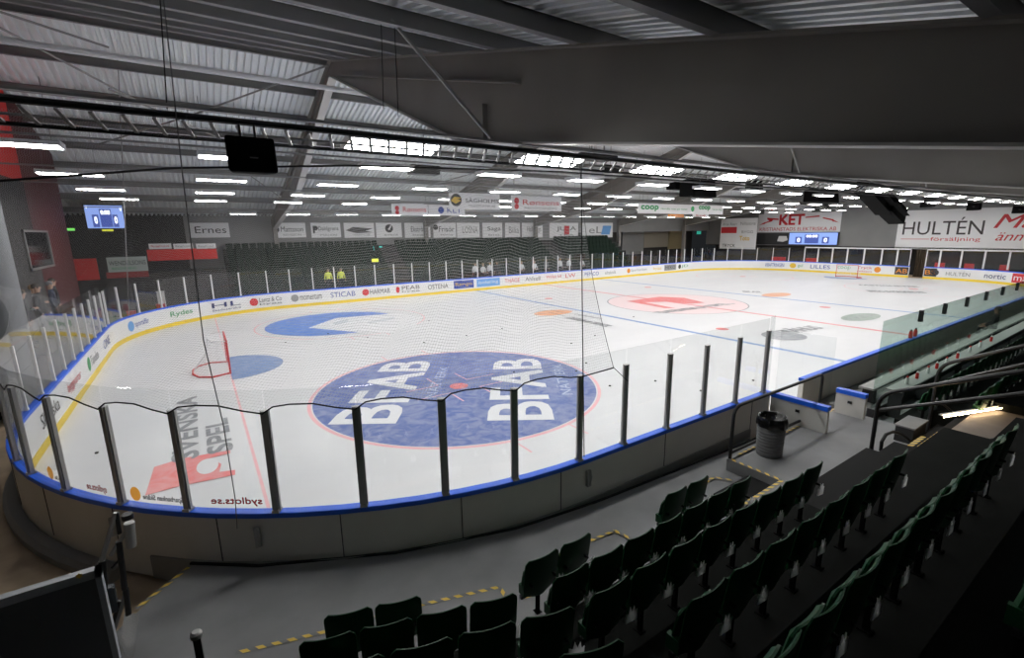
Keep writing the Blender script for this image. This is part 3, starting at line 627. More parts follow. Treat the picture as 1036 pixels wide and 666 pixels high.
for i in range(n-1):
    for j in range(m): mbn.f.append([i*(m+1)+j, (i+1)*(m+1)+j, (i+1)*(m+1)+j+1, i*(m+1)+j+1]); mbn.mi.append(0)
no = mbn.build('mesh', NET, sn, smooth=True, normals=False); ul = no.data.uv_layers.new(name='UVMap')
for l in no.data.loops: ul.data[l.index].uv = uvs[l.vertex_index]
b = MB(); b.tube([Vector(p) for p in bot], .011, 6); b.build('bottom_rope', ROPE, sn, smooth=True)
b = MB(); b.tube([mbn.v[(n-1)*(m+1)+j] for j in range(m+1)], .004, 5); b.tube([endp, (-20.62, -14.64, 2.3)], .006, 5); b.build('edge_rope', ROPE, sn, smooth=True)
# ropes that raise the net
def rope(pts, r, label, m=None):
    b = MB(); b.tube([Vector(p) for p in pts], r, 6); return tag(b.build('rope', m or ROPE, smooth=True), label, 'rope')
q = [P(165, -5, 'y', -14.85), P(185, 180, 'y', -14.85), P(206, 345, 'y', -14.82), P(226, 430, 'y', -14.8), P(240, 520, 'y', -14.4)]
qq = min(DEN, key=lambda p: (q[4]-Vector((p[0], p[1], q[4].z))).length)
rope([q[0], q[1], q[2], q[3]]+[P(238, 505, 'y', -13.6), P(240, 535, 'y', -13.35)], .0055, 'long grey rope hanging from the roof to a latch on the near boards', mat('rope_grey', (.14, .14, .14), .8))
rope([P(588, 165, 'y', -14.75), P(589, 300, 'y', -14.75), P(591, 462, 'y', -14.75)], .008, 'dark rope hanging beside the right edge of the safety net')
rope([P(162, 0, 'y', -8), P(169, 110, 'y', -8)], .012, 'pair of roof ropes above the left goal, the left strand'); 
rope([P(385, 0, 'y', -10.2), P(388, 110, 'y', -10.2)], .008, 'thin rope hanging in front of the nearest girder, left one of two')
rope([P(398, 0, 'y', -10.4), P(403, 118, 'y', -10.4)], .008, 'thin rope hanging in front of the nearest girder, right one of two')
rope([P(118, 30, 'y', 2), P(131, 330, 'y', 14)], .02, 'pale thin rope hanging over the left corner of the ice', mat('rope_pale', (.35, .35, .35), .8))
# ------------------------------------------------------------------ loudspeakers and gear under the roof
def speaker(u0, v0, u1, v1, ax, val, label, tilt=.25, depth=.8, yaw=None, name='loudspeaker'):
    a, c, e = P(u0, v0, ax, val), P(u1, v0, ax, val), P(u0, v1, ax, val); r = (c-a); W = r.length; H = (a-e).length; cen = (a+c)/2*.5+(e+P(u1, v1, ax, val))/2*.5
    t = thing(name, label, 'loudspeaker', tuple(cen)); r = Vector((r.x, r.y, 0)).normalized(); back = Vector((-r.y, r.x, 0)); back = -back if back.dot(Vector((cen.x-CAM[0], cen.y-CAM[1], 0))) < 0 else back
    up = Vector((0, 0, 1)); b = MB(); k = .78
    f = [cen+r*(sx*W/2)+up*(sz*H/2)-back*(tilt*(-sz)*depth*.3) for sx, sz in ((-1, -1), (1, -1), (1, 1), (-1, 1))]
    g = [cen+r*(sx*W/2*k)+up*(sz*H/2*.85)+back*depth for sx, sz in ((-1, -1), (1, -1), (1, 1), (-1, 1))]
    b.add(f+g, [(3, 2, 1, 0), (4, 5, 6, 7), (0, 1, 5, 4), (1, 2, 6, 5), (2, 3, 7, 6), (3, 0, 4, 7)]); o = b.build('cabinet', SPK, t)
    md = o.modifiers.new('b', 'BEVEL'); md.width = min(.05, W*.06); md.segments = 2
    b = MB(); ff = [cen+(p-cen)*.88-back*.012 for p in f]; b.prism(ff, -back*.01); b.build('grille', SPK, t)
    b = MB(); b.box(tuple(cen-r*W*.06-Vector((0, 0, H*.12))-back*.05), tuple(cen+r*W*.10-Vector((0, 0, H*.09))-back*.03)); b.build('badge', mat('badge_grey', (.12, .12, .12), .4), t)
    for s in (-1, 1): b = MB(); b.tube([cen+r*s*W*.15+up*H*.45+back*depth*.5, cen+r*s*W*.15+up*(H*.5+.12)+back*depth*.5], .012, 5); b.build('bracket', BLKM, t)
    return t
speaker(229, 137, 280, 175, 'y', -14.95, 'large black loudspeaker hanging under the net truss at upper left', depth=.34)
speaker(701, 180, 725, 200, 'y', -6, 'black box loudspeaker above the green and white hanging banner', depth=.9)
speaker(684, 184, 700, 192, 'y', -5, 'flat dark loudspeaker just left of the box above the green banner', depth=.7)
speaker(764, 182, 772, 193, 'y', -6, 'small black loudspeaker between the box loudspeaker and the far banner', depth=.6)
speaker(828, 190, 849, 205, 'y', -6, 'black tilted loudspeaker above the red lettered wall banner', depth=1.)
speaker(931, 200, 945, 210, 'x', 20, 'small black loudspeaker over the left part of the widest banner', depth=.8)
speaker(978, 203, 992, 213, 'x', 20, 'small black loudspeaker over the middle of the widest banner', depth=.8)
speaker(1024, 206, 1040, 216, 'x', 20, 'black loudspeaker over the right end of the widest banner', depth=.8)
for (p, q, lab) in (((878, 190), (893, 207), 'upper box of the long slanted loudspeaker pair before the far wall'), ((892, 203), (906, 217), 'lower box of the long slanted loudspeaker pair before the far wall')):
    A, B = P(*p, 'y', -8.5), P(*q, 'y', -8.5); t = thing('column_speaker', lab, 'loudspeaker', tuple(A)); b = MB(); b.bar(A-(B-A)*.2, B+(B-A)*.2, .8, .9); b.build('cabinet', SPK, t); b = MB(); b.bar(A+Vector((0, -.42, -.1)), B+Vector((0, -.42, -.1)), .6, .02); b.build('grille', SPK, t)
t = thing('air_grille', 'dark slatted heater box hanging left of the round emblem banner', 'heater', tuple(P(431, 171, 'y', -6))); a, c = P(417, 166, 'y', -6), P(445, 177, 'y', -6)
b = MB(); b.box((a.x, -6, c.z), (c.x, -5.6, a.z)); b.build('casing', DARK, t); b = MB()
for k in range(5): z = c.z+(a.z-c.z)*(k+.5)/5; b.box((a.x, -6.04, z-.02), (c.x, -6, z+.02))
b.build('slats', BLACK, t)
for (u0, v0, u1, v1, y, nm, cat, lab, m) in ((600, 151, 626, 162, -12.5, 'control_box', 'box', 'dark control box sitting on the net truss below the girder', DARK), (597, 168, 612, 180, -9.2, 'white_unit', 'ventilation unit', 'white ventilation unit hanging beyond the net truss', WHITEP), (612.5, 166, 628, 174, -9.2, 'dark_unit', 'box', 'dark box next to the white ventilation unit', DARK)):
    a, c = P(u0, v0, 'y', y), P(u1, v1, 'y', y); t = thing(nm, lab, cat, tuple(a)); b = MB(); b.box((a.x, y, c.z), (c.x, y+.5, a.z)); o = b.build('casing', m, t); md = o.modifiers.new('b', 'BEVEL'); md.width = .03
    b = MB(); b.box((a.x+.1, y-.02, c.z+.08), (a.x+(c.x-a.x)*.45, y, a.z-.08)); b.build('panel', m, t); b = MB(); b.tube([(a.x+.2, y+.25, a.z), (a.x+.2, y+.25, a.z+.8)], .01, 5); b.tube([(c.x-.2, y+.25, a.z), (c.x-.2, y+.25, a.z+.8)], .01, 5); b.build('hanger', STEEL, t)
# ------------------------------------------------------------------ banners
def banner(name, label, corners_px, ax, val, lines, bg=CLOTH, extra=None, hang=True, cat='banner', rope_=False, th=.02):
    """corners: u0, v0, u1, v1 on the plane ax = val; lines: (text, x0, x1, y0, y1 in the banner, ink)"""
    u0, v0, u1, v1 = corners_px; a, c, e = P(u0, v0, ax, val), P(u1, v0, ax, val), P(u0, v1, ax, val)
    zt = (a.z+c.z)/2; zb = (e.z+P(u1, v1, ax, val).z)/2
    if ax == 'y': p0, r, W = Vector((a.x, val, zb)), Vector((1, 0, 0)), c.x-a.x; n = Vector((0, -1, 0))
    else: p0, r, W = Vector((val, a.y, zb)), Vector((0, -1, 0)), a.y-c.y; n = Vector((-1, 0, 0))
    H = zt-zb; up = Vector((0, 0, 1)); t = thing(name, label, cat, tuple(p0)); b = MB()
    b.prism([p0, p0+r*W, p0+r*W+up*H, p0+up*H], -n*th); sheet = b.build('sheet', bg, t)
    for ln in lines:
        b = MB(); tx, x0, x1, y0, y1, ink = ln[:6]
        text(b, tx, p0+r*W*x0+up*H*y0+n*.012, r, up, W*(x1-x0), H*(y1-y0), 0, shear=ln[6] if len(ln) > 6 else 0., bold=ln[7] if len(ln) > 7 else 0)
        b.build('lettering', INK[ink], sheet, normals=False)
    for ex in (extra or []):
        kind, ink, pts = ex; b = MB()
        if kind == 'disc':
            cx, cy, rad = pts; cc = p0+r*W*cx+up*H*cy+n*(.014+.004*(extra.index(ex))); b.add([cc+r*math.cos(2*PI*k/28)*rad*H+up*math.sin(2*PI*k/28)*rad*H for k in range(28)], [tuple(range(28))])
        else: b.add([p0+r*W*x+up*H*y+n*(.016+.004*(extra.index(ex))) for x, y in pts], [tuple(range(len(pts)))])
        b.build('emblem', INK[ink], sheet, normals=False)
    if hang and not rope_:
        for x in (.05, .95): b = MB(); q = p0+r*W*x+up*H; b.tube([q, q+up*.8], .008, 5); b.build('hanger', STEEL, t)
    return t
banner('hanging_banner', 'small white hanging banner with red script lettering, left of the blue lettered one', (396, 206.5, 432.5, 218), 'y', 2, [('Rønsens', .3, .95, .3, .75, 'r')], extra=[('disc', 'r', (.14, .62, .2)), ('disc', 'r', (.14, .25, .18))])
banner('hanging_banner', 'small white hanging banner with blue capital lettering', (433.5, 207.5, 470, 218), 'y', 2.1, [('KLT', .5, .9, .25, .75, 'b')], extra=[('disc', 'b', (.33, .5, .32))])
banner('hanging_banner', 'white hanging banner with black and gold round emblem', (454, 195.5, 505.5, 212), 'y', 1, [('SÅGHOLMS', .31, .97, .42, .72, 'k'), ('TRANSPORTER AB', .36, .9, .14, .28, 'h')], extra=[('disc', 'k', (.13, .55, .38)), ('poly', 'y', [(.03, .5), (.1, .75), (.24, .68), (.15, .6), (.23, .52), (.12, .32)])])
banner('hanging_banner', 'white hanging banner with red script lettering, right of the emblem banner', (517, 198.5, 568, 213.5), 'y', 1, [('Rønsens', .22, .95, .38, .75, 'r'), ('REDOVISNING', .25, .9, .12, .26, 'h')], extra=[('disc', 'r', (.1, .65, .2)), ('disc', 'r', (.1, .28, .18))])
banner('hanging_banner', 'long white hanging banner with green supermarket lettering', (645.5, 207, 732, 216.5), 'y', 0, [('coop', .03, .21, .22, .75, 'g', 0, .04), ('coop', .68, .82, .35, .85, 'g', 0, .04), ('Handla mat på nätet', .24, .54, .35, .6, 'g'), ('Varje dag', .85, .98, .4, .65, 'g')], extra=[('disc', 'g', (.605, .55, .3))])
banner('hanging_banner', 'small orange hanging sign below the green lettered banner', (676, 217, 692, 220), 'y', 6, [('Karlsson', .1, .9, .25, .75, 'w')], bg=INK['o']); banner('hanging_banner', 'small white hanging sign with red lettering, right of the orange sign', (701, 216.5, 717, 219.5), 'y', 6, [('Brandt', .2, .8, .2, .8, 'r')])
for k, (u0, u1, l1, ink, l2, ex, lab) in enumerate(((191, 231, 'Ernes', 'k', None, None, 'white banner with large black lettering at the left end of the far wall'), (275, 308.5, 'Mattsson', 'k', 'REVISION', [('disc', 'k', (.1, .55, .2))], 'pale banner on the far wall left of the nearest column with small round mark'), (314, 344, 'Dahlgrens', 'k', 'MÅLERI', [('poly', 'k', [(.06, .3), (.06, .8), (.18, .8), (.24, .65), (.18, .5), (.12, .5), (.12, .3)])], 'white far wall banner with a black letter mark and small text'), (347.5, 378, None, 'k', 'HOCKEYKLUBB', [('poly', 'k', [(.05, .5), (.3, .72), (.95, .6), (.7, .45), (.95, .35), (.4, .3)])], 'white far wall banner with a black winged crest'), (380, 406, None, 'k', 'event', [('disc', 'k', (.5, .62, .28)), ('poly', 'w', [(.45, .55), (.56, .85), (.6, .8), (.52, .5)])], 'white far wall banner with a black globe mark'),
    (409, 435, 'Ekströms', 'k', 'bygg', None, 'white far wall banner with dark script lettering and underline'), (438, 461, 'Frisör', 'k', 'salong', [('disc', 'k', (.1, .7, .18))], 'white far wall banner above the pale steward gate'), (462, 485, 'LOSNA', 'h', None, None, 'white far wall banner with thin grey capital lettering'), (488, 508, 'Saga', 'k', 'bio', None, 'white far wall banner left of the dark gap'), (511, 526, 'Bilia', 'h', None, None, 'narrow pale far wall banner beyond the second column'), (528, 549, 'Hallbergs', 'h', None, None, 'pale far wall banner right of the narrow one'), (556, 585, 'JULA', 'k', 'TRÄ', [('poly', 'r', [(.5, .2), (.5, .8), (.68, .8), (.68, .2)])], 'white far wall banner with a red block and dark letters'), (588, 620, 'eLT', 'h', None, [('poly', 'l', [(.62, .2), (.68, .8), (.95, .8), (.9, .2)])], 'white far wall banner with a light blue corner mark'))):
    big = u0 < 200
    L = []
    if l1: L.append((l1, .12 if big else .24, .92, .4 if l2 else .3, .75, ink))
    if l2: L.append((l2, .3, .85, .12, .26, 'h'))
    banner('wall_banner', lab, (u0, 225.5, u1, 240.5), 'y', WY-.04, L, extra=ex, hang=False)
banner('wall_banner', 'large white banner with red capitals and arrows on the end wall', (768, 215.5, 852, 235), 'x', EX-.05, [('KET', .28, .58, .38, .9, 'r', 0, .1), ('KRISTIANSTADS ELEKTRISKA AB', .03, .96, .08, .26, 'r')], extra=[('poly', 'r', [(.02, .40), (.10, .47), (.09, .56)]), ('poly', 'r', [(.08, .48), (.19, .60), (.19, .67), (.08, .54)]), ('poly', 'r', [(.12, .70), (.27, .66), (.27, .73), (.12, .80)]), ('poly', 'r', [(.15, .62), (.24, .71), (.12, .73)]), ('poly', 'r', [(.98, .46), (.90, .64), (.91, .52)]), ('poly', 'r', [(.92, .55), (.80, .68), (.80, .74), (.92, .62)]), ('poly', 'r', [(.60, .78), (.76, .84), (.76, .77), (.60, .73)]), ('poly', 'r', [(.72, .80), (.83, .70), (.76, .76)])], hang=False)
banner('wall_banner', 'wide white banner with tall dark capitals and red script on the end wall', (911, 211, 1062, 253), 'x', EX-.05, [('HULTÉN', .045, .63, .37, .80, 'd'), ('försäljning', .27, .62, .19, .31, 'r'), ('Må', .69, .96, .52, .84, 'r', .35, .02), ('ännu', .715, .95, .23, .42, 'r', .35, .0)], extra=[('poly', 'r', [(.04, .255), (.26, .255), (.26, .267), (.04, .267)])], hang=False)
banner('sponsor_board', 'white sponsor board with small logos left of the red capitals banner', (730, 221, 767, 252), 'x', 31.6, [('Aros Åkeri', .05, .45, .78, .88, 'h'), ('Nilssons', .55, .95, .78, .88, 'h'), ('Danska', .06, .4, .55, .68, 'w'), ('Toto', .55, .82, .28, .42, 'y', 0, .03), ('BYGG', .6, .9, .52, .6, 'h'), ('TRYCK', .08, .45, .06, .16, 'k')], extra=[('poly', 'r', [(.02, .52), (.46, .52), (.46, .72), (.02, .72)])], hang=False, cat='sponsor board')
# small sign boards above the red banner
banner('wall_banner', 'small white sign with dark lettering above the red capitals banner, left of two', (774, 207, 803, 217), 'x', EX-.4, [('Rør', .1, .45, .45, .75, 'r'), ('74', .68, .9, .1, .6, 'k')], hang=True); banner('wall_banner', 'small white sign above the red capitals banner, right of two', (804, 207, 822, 216), 'x', EX-.4, [('P&E', .3, .7, .25, .6, 'n')], hang=True)
banner('wall_banner', 'small black sign with white lettering above the red capitals banner', (824, 206.5, 839, 213), 'x', EX-.45, [('Sverre', .15, .85, .3, .7, 'w')], bg=INK['k'])
banner('red_balcony', 'red balcony front with three small white signs at the far left', (148, 252, 219, 263), 'y', 18.0, [], bg=WALLRB, hang=False, cat='balcony front', th=.15)
for i, (u0, u1) in enumerate(((150, 173), (175, 195), (198, 218))): banner('small_sign', '%s small white sign on top of the red balcony front' % ('left', 'middle', 'right')[i], (u0, 246.5, u1, 252), 'y', 18.0, [('Bygghuset', .1, .9, .3, .7, 'r' if i == 0 else 'h')], hang=False, cat='sign')
banner('balcony_sign', 'pale green-white lettered banner between the red balcony fronts', (107, 260, 148, 275), 'y', 17, [('WENDELSONS', .04, .96, .45, .75, 'k'), ('REDOVISNING', .1, .7, .15, .32, 'g')], bg=mat('pale_sign', (.42, .48, .46), .6), hang=False)
banner('red_balcony', 'red balcony front panel below the left screen', (63, 262, 97, 284), 'y', 17.2, [], bg=WALLRB, hang=False, cat='balcony front', th=.15)
banner('red_balcony', 'low red barrier panel below the pale lettered balcony banner', (107, 275, 150, 281), 'y', 17.1, [], bg=mat('dull_red', (.28, .02, .02), .6), hang=False, cat='balcony front', th=.12)
b = MB(); b.box((-31.2, 17.35, 0), (-24.9, WY, 2.6)); struct(b.build('wall_balcony_base', WALLD))
# scoreboards
def scoreboard(label, cpx, ax, val, parts):
    u0, v0, u1, v1 = cpx; a, c, e = P(u0, v0, ax, val), P(u1, v0, ax, val), P((u0+u1)/2, v1, ax, val)
    n = Vector((0, -1, 0)) if ax == 'y' else Vector((-1, 0, 0)); r = Vector((1, 0, 0)) if ax == 'y' else Vector((0, -1, 0)); up = Vector((0, 0, 1))
    W = abs((c-a).dot(r)); zt = (a.z+c.z)/2; H = zt-e.z; p0 = Vector((a.x, a.y, e.z)); 
    if ax == 'y': p0.y = val
    t = thing('scoreboard', label, 'scoreboard', tuple(p0)); b = MB(); b.prism([p0-r*.06-up*.06, p0+r*(W+.06)-up*.06, p0+r*(W+.06)+up*(H+.06), p0-r*.06+up*(H+.06)], -n*.25); b.build('casing', BLACK, t)
    b = MB(); b.prism([p0, p0+r*W, p0+r*W+up*H, p0+up*H], n*.01); b.build('screen', mat('screen_blue', (.05, .1, .3), .3, emit=(.25, .36, .75), es=.9), t)
    b = MB()
    for (x0, x1, y0, y1) in parts['box']: q = p0+r*W*x0+up*H*y0+n*.014; b.prism([q, q+r*W*(x1-x0), q+r*W*(x1-x0)+up*H*(y1-y0), q+up*H*(y1-y0)], n*.004)
    b.build('score_field', mat('screen_dark', (.02, .03, .1), .3, emit=(.05, .08, .3), es=1.), t)
    for (tx, x0, x1, y0, y1) in parts['txt']:
        b = MB(); text(b, tx, p0+r*W*x0+up*H*y0+n*.022, r, up, W*(x1-x0), H*(y1-y0), bold=.02); b.build('digits', mat('screen_white', (.8, .8, .9), .3, emit=(.85, .9, 1), es=1.3), t, normals=False)
scoreboard('lit blue scoreboard screen hanging in the far left corner', (84.5, 208, 123, 231), 'y', 16.5, {'box': [(.16, .33, .05, .6), (.37, .68, .05, .85), (.70, .84, .05, .6)], 'txt': [('0', .21, .28, .2, .5), ('0:00', .4, .64, .6, .78), ('0', .74, .81, .2, .5), ('V', .03, .07, .85, .95), ('V', .92, .97, .75, .88)]})
scoreboard('lit blue scoreboard screen under the red capitals banner on the end wall', (799, 235.5, 848, 247.5), 'x', EX-.36, {'box': [(.14, .28, .1, .65), (.34, .63, .1, .85), (.7, .84, .1, .65)], 'txt': [('0', .18, .24, .2, .55), ('00:00', .37, .6, .6, .8), ('0', .74, .80, .2, .55)]})
banner('info_strip', 'dark strip panel with a white tag left of the end wall scoreboard', (765, 236, 798, 247.5), 'x', EX-.08, [], bg=DARK, extra=[('poly', 'w', [(.68, .3), (.72, .75), (.95, .75), (.99, .4), (.86, .25)])], hang=False, cat='panel')
# lit exit signs
def sign(label, cpx, y, col, es, txt=None):
    u0, v0, u1, v1 = cpx; a, c = P(u0, v0, 'y', y), P(u1, v1, 'y', y); t = thing('exit_sign', label, 'sign', tuple(a)); b = MB(); b.box((a.x-.03, y, c.z-.03), (c.x+.03, y+.08, a.z+.03)); b.build('casing', DARK, t)
    b = MB(); b.box((a.x, y-.01, c.z), (c.x, y, a.z)); b.build('panel', mat('sign_%s' % label, col, .4, emit=col, es=es), t)
sign('teal lit sign over the stairs of the far stand', (373, 249.5, 387, 256), 19.9, (.05, .5, .45), .9); sign('yellow lit sign under the teal sign of the far stand', (376, 262, 383, 265), 17.2, (.55, .6, .05), .8)
sign('teal lit sign over the right stairs of the far stand', (574, 244.5, 583, 249.5), 19.9, (.05, .5, .45), .9); sign('green lit exit sign left of the corner scoreboard', (64, 231, 76, 233.5), 18.5, (.15, .6, .1), 1.0); sign('yellow lit sign directly under the corner scoreboard', (103, 232, 115, 234), 18.5, (.6, .6, .05), .8); sign('green lit exit sign in the dark recess of the far wall', (705, 234, 709, 237), WY+2.5, (.04, .4, .3), .6)
# ------------------------------------------------------------------ far recess: openings and light wall pieces
for (u0, v0, u1, v1, m, nm, lab, cat) in ((652, 235, 676, 243, mat('beige_panel', (.3, .27, .22), .7), 'counter_front', 'beige counter front in the recess of the far wall', 'counter'), (678, 227, 690, 245, mat('kiosk_yellow', (.35, .29, .17), .7), 'kiosk_wall', 'pale yellow kiosk wall in the recess of the far wall', 'kiosk'), (630, 232, 651, 250, WALLG, 'recess_partition', 'grey partition in the recess of the far wall', 'partition')):
    y = WY+2.3; a, c = P(u0, v0, 'y', y), P(u1, v1, 'y', y); t = thing(nm, lab, cat, (a.x, y, 0)); b = MB(); b.box((a.x, y, c.z-.9), (c.x, y+.25, a.z)); b.build('panel', m, t); b = MB(); b.box((a.x-.05, y-.06, a.z), (c.x+.05, y+.3, a.z+.08)); b.build('top_rail', DARK, t)

# ================================================================== STANDS AND SEATS
TZ_ = [.33, .6, 1.0, 1.45, 1.9, 2.35, 2.8]                           # tread heights of the rows of the near stand
BY = [-16.17, -16.8, -17.5, -18.3, -19.05, -19.8, -20.55]           # y of the seat backs
KX = -24.0; DX, DY = -.953, .303                                    # rows turn here towards the corner
def fy(k): return BY[k-1]-.3
for k in range(1, 7):
    y = fy(k); b = MB(); yb_ = NY
    def profile(x0, x1, name):
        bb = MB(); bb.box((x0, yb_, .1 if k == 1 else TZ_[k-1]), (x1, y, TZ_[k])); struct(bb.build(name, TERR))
    profile(KX, -19.75, 'stand_terrace')
    if k >= 3: profile(-19.75, -16.2, 'aisle_terrace'); 
    profile(-13.9, HX-8, 'stand_terrace')
    # turned part
    L = 6.0; bb = MB(); a = Vector((KX, y, 0)); c = a+Vector((DX, DY, 0))*L
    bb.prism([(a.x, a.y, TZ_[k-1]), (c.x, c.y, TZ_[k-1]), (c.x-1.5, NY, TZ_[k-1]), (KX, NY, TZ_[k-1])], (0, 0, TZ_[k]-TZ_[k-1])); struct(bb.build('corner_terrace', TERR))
# platform with the bin, aisle steps
b = MB(); b.box((-18.5, -16.8, .1), (-13.95, -15.3, .5)); b.box((-16.35, -17.2, .1), (-13.95, -16.8, .5)); b.box((-19.75, -16.8, .2), (-18.5, -16.32, .5)); pl = struct(b.build('platform', RUBBER))
b = MB(); b.box((-19.75, -17.2, .2), (-16.36, -16.8, .72)); b.box((-19.75, -17.75, .2), (-16.36, -17.2, 1.0)); b.box((-16.35, -17.5, .2), (-13.9, -17.2, .72)); b.box((-16.35, -17.8, .2), (-13.9, -17.5, 1.0)); struct(b.build('aisle_steps', mat('step_rubber', (.02, .02, .02), .85, spec=.1)))
b = MB(); b.box((-16.2, -25, .2), (-13.9, -17.8, 1.3)); struct(b.build('landing', mat('landing_brown', (.20, .165, .14), .6, noise=(.16, .13, .11), nscale=3)))
b = MB(); b.box((-19.6, -16.3, .2), (-18.52, -15.75, .36)); tag(b.build('low_step', mat('step_rubber', (.1, .1, .1), .7)), 'low dark step at the foot of the bin platform', 'step')
tk = thing('step_box', 'dark box step beside the aisle railing posts', 'step', (-14.6, -16.9, .5)); b = MB(); b.box((-14.95, -17.1, .5), (-14.2, -16.8, .82)); b.build('body', DARK, tk); b = MB(); b.box((-14.97, -17.12, .82), (-14.18, -16.78, .85)); b.build('tread', RUBBER, tk)
# seats -------------------------------------------------------------
def shell(mb, wfun, z0, z1, yf, th, nx=8, nz=9, mi=0):
    """curved panel: half width wfun(t), height z0..z1, y = yf(u, t)"""
    b = len(mb.v)
    for side in (0, 1):
        for j in range(nz+1):
            t = j/nz; wv = wfun(t)
            for i in range(nx+1):
                u = -1+2*i/nx; edge = .35 if (j in (0, nz) or i in (0, nx)) else 1.
                mb.v.append((u*wv, yf(u, t)+(th*edge if side else -th*edge*0), z0+(z1-z0)*t))
    N = (nx+1)*(nz+1); f = lambda s, j, i: b+s*N+j*(nx+1)+i
    for j in range(nz):
        for i in range(nx):
            mb.f.append([f(0, j, i), f(0, j, i+1), f(0, j+1, i+1), f(0, j+1, i)]); mb.f.append([f(1, j, i+1), f(1, j, i), f(1, j+1, i), f(1, j+1, i+1)]); mb.mi += [mi, mi]
    rim = [(0, i) for i in range(nx+1)]+[(j, nx) for j in range(1, nz+1)]+[(nz, i) for i in range(nx-1, -1, -1)]+[(j, 0) for j in range(nz-1, 0, -1)]
    for a, c in zip(rim, rim[1:]+rim[:1]): mb.f.append([f(0, *c), f(0, *a), f(1, *a), f(1, *c)]); mb.mi.append(mi)
def bw(t):
    if t < .38: return .10+.145*math.sqrt(max(0, 1-(1-t/.38)**2))
    if t > .86: q = (t-.86)/.14; return .245-.05*(1-math.sqrt(max(0, 1-q*q)))
    return .245
def proto_seat():
    t = bpy.data.objects.new('stadium_seat', None); COL.objects.link(t); t.empty_display_size = .1; t['category'] = 'seat'
    b = MB(); shell(b, bw, .29, .85, lambda u, s: -.02-.075*s+.03*u*u, .028, 10, 14); back = b.build('backrest', SEATG, t, smooth=True)
    b = MB(); shell(b, lambda s: .20+.02*math.sin(PI*s) if s < .8 else .22-.06*((s-.8)/.2)**2, .36, .70, lambda u, s: .055-.06*s+.02*u*u, .045, 8, 8); b.build('seat_pan', SEATG, t, smooth=True)
    for s in (-1, 1): b = MB(); b.box((s*.205-.022, .0, .34), (s*.205+.022, .11, .46)); b.build('hinge_bracket', SEATG, t)
    b = MB(); b.box((-.245, .03, .30), (.245, .07, .345)); b.build('rail', BLKM, t)
    b = MB(); b.prism([(x_-.01, -.075, z_-.02) for x_, z_ in ((.19, .37), (.335, .35), (.345, .46), (.32, .44), (.305, .51), (.28, .45), (.255, .52), (.235, .45), (.195, .47))], (0, .008, 0)); b.build('mount_plate', trans('mount_white', (.85, .85, .85)), t)['label'] = 'pale jagged mounting plate'
    for s in (-1, 1): b = MB(); b.tube([(s*.17, -.03, .52), (s*.17, -.085, .52)], .016, 8); b.build('bolt', BLACK, back)
    b = MB(); b.box((-.02, .02, 0), (.02, .06, .33)); b.box((-.04, .0, 0), (.04, .09, .01)); b.build('pedestal', mat('pedestal_black', (.008, .008, .008), .9, spec=.03), t)
    return t
S0 = proto_seat(); used = [False]
def place_seat(x, y, z, rz_, label, group):
    if not used[0]:
        used[0] = True; S0.location = (x, y, z); S0.rotation_euler.z = rz_; S0['label'] = label; S0['group'] = group; return S0
    return dup(S0, label, group, (x, y, z), rz_)
G = 'green folding seats of the near stand'
rows = {0: ('front', [-23.63, -23.11, -21.2, -20.68]), 1: ('second', [-23.74+.517*i for i in range(7)]), 2: ('third', [-23.9+.523*i for i in range(8)]), 3: ('fourth', [-23.75+.523*i for i in range(8)]), 4: ('fifth', [-24.3+.523*i for i in range(10)])}
for k, (nm, xs) in rows.items():
    for i, x in enumerate(xs):
        place_seat(x, BY[k]+.07, TZ_[k], 0, 'dark green folded seat, %s row of the straight near block, %s from left' % (nm, ORD[i]), G)
xs5 = [-22.85, -22.33]
for i, x in enumerate(xs5): place_seat(x, BY[5]+.07, TZ_[5], 0, 'dark green folded seat at the lower right corner of the picture', 'seats at the lower right corner')
# turned block towards the corner
ang = math.atan2(-DY, -DX)
q4 = P(600, 657, 'z', 2.3)
for k, (x0, y0, n, nm, pt) in enumerate(((-25.725, -15.73, 2, 'front', .485), (-26.01, -16.22, 4, 'second', .495), (-25.98, -16.98, 4, 'third', .503), (q4.x, q4.y, 1, 'fourth', .5))):
    for i in range(n):
        x, y = x0-DX*pt*i, y0-DY*pt*i; o = place_seat(x-.08*math.sin(ang), y+.08*math.cos(ang), TZ_[k], ang, 'dark green folded seat, %s row of the bottom corner block, %s from left' % (nm, ORD[i]), G); o.scale.x = .95
# seats beyond the railings
for k, (y, z, x0, nm) in enumerate(((-17.0, .62, -13.7, 'lower'), (-17.95, .98, -14.2, 'upper'))):
    for i in range(16 if k == 0 else 9): place_seat(x0+.55*i, y+.07, z if k == 0 else 1.3-.3, 0, 'green folded seat, %s row beyond the aisle railings, %s from the aisle' % (nm, ORD[i]), 'green seats beyond the aisle railings')
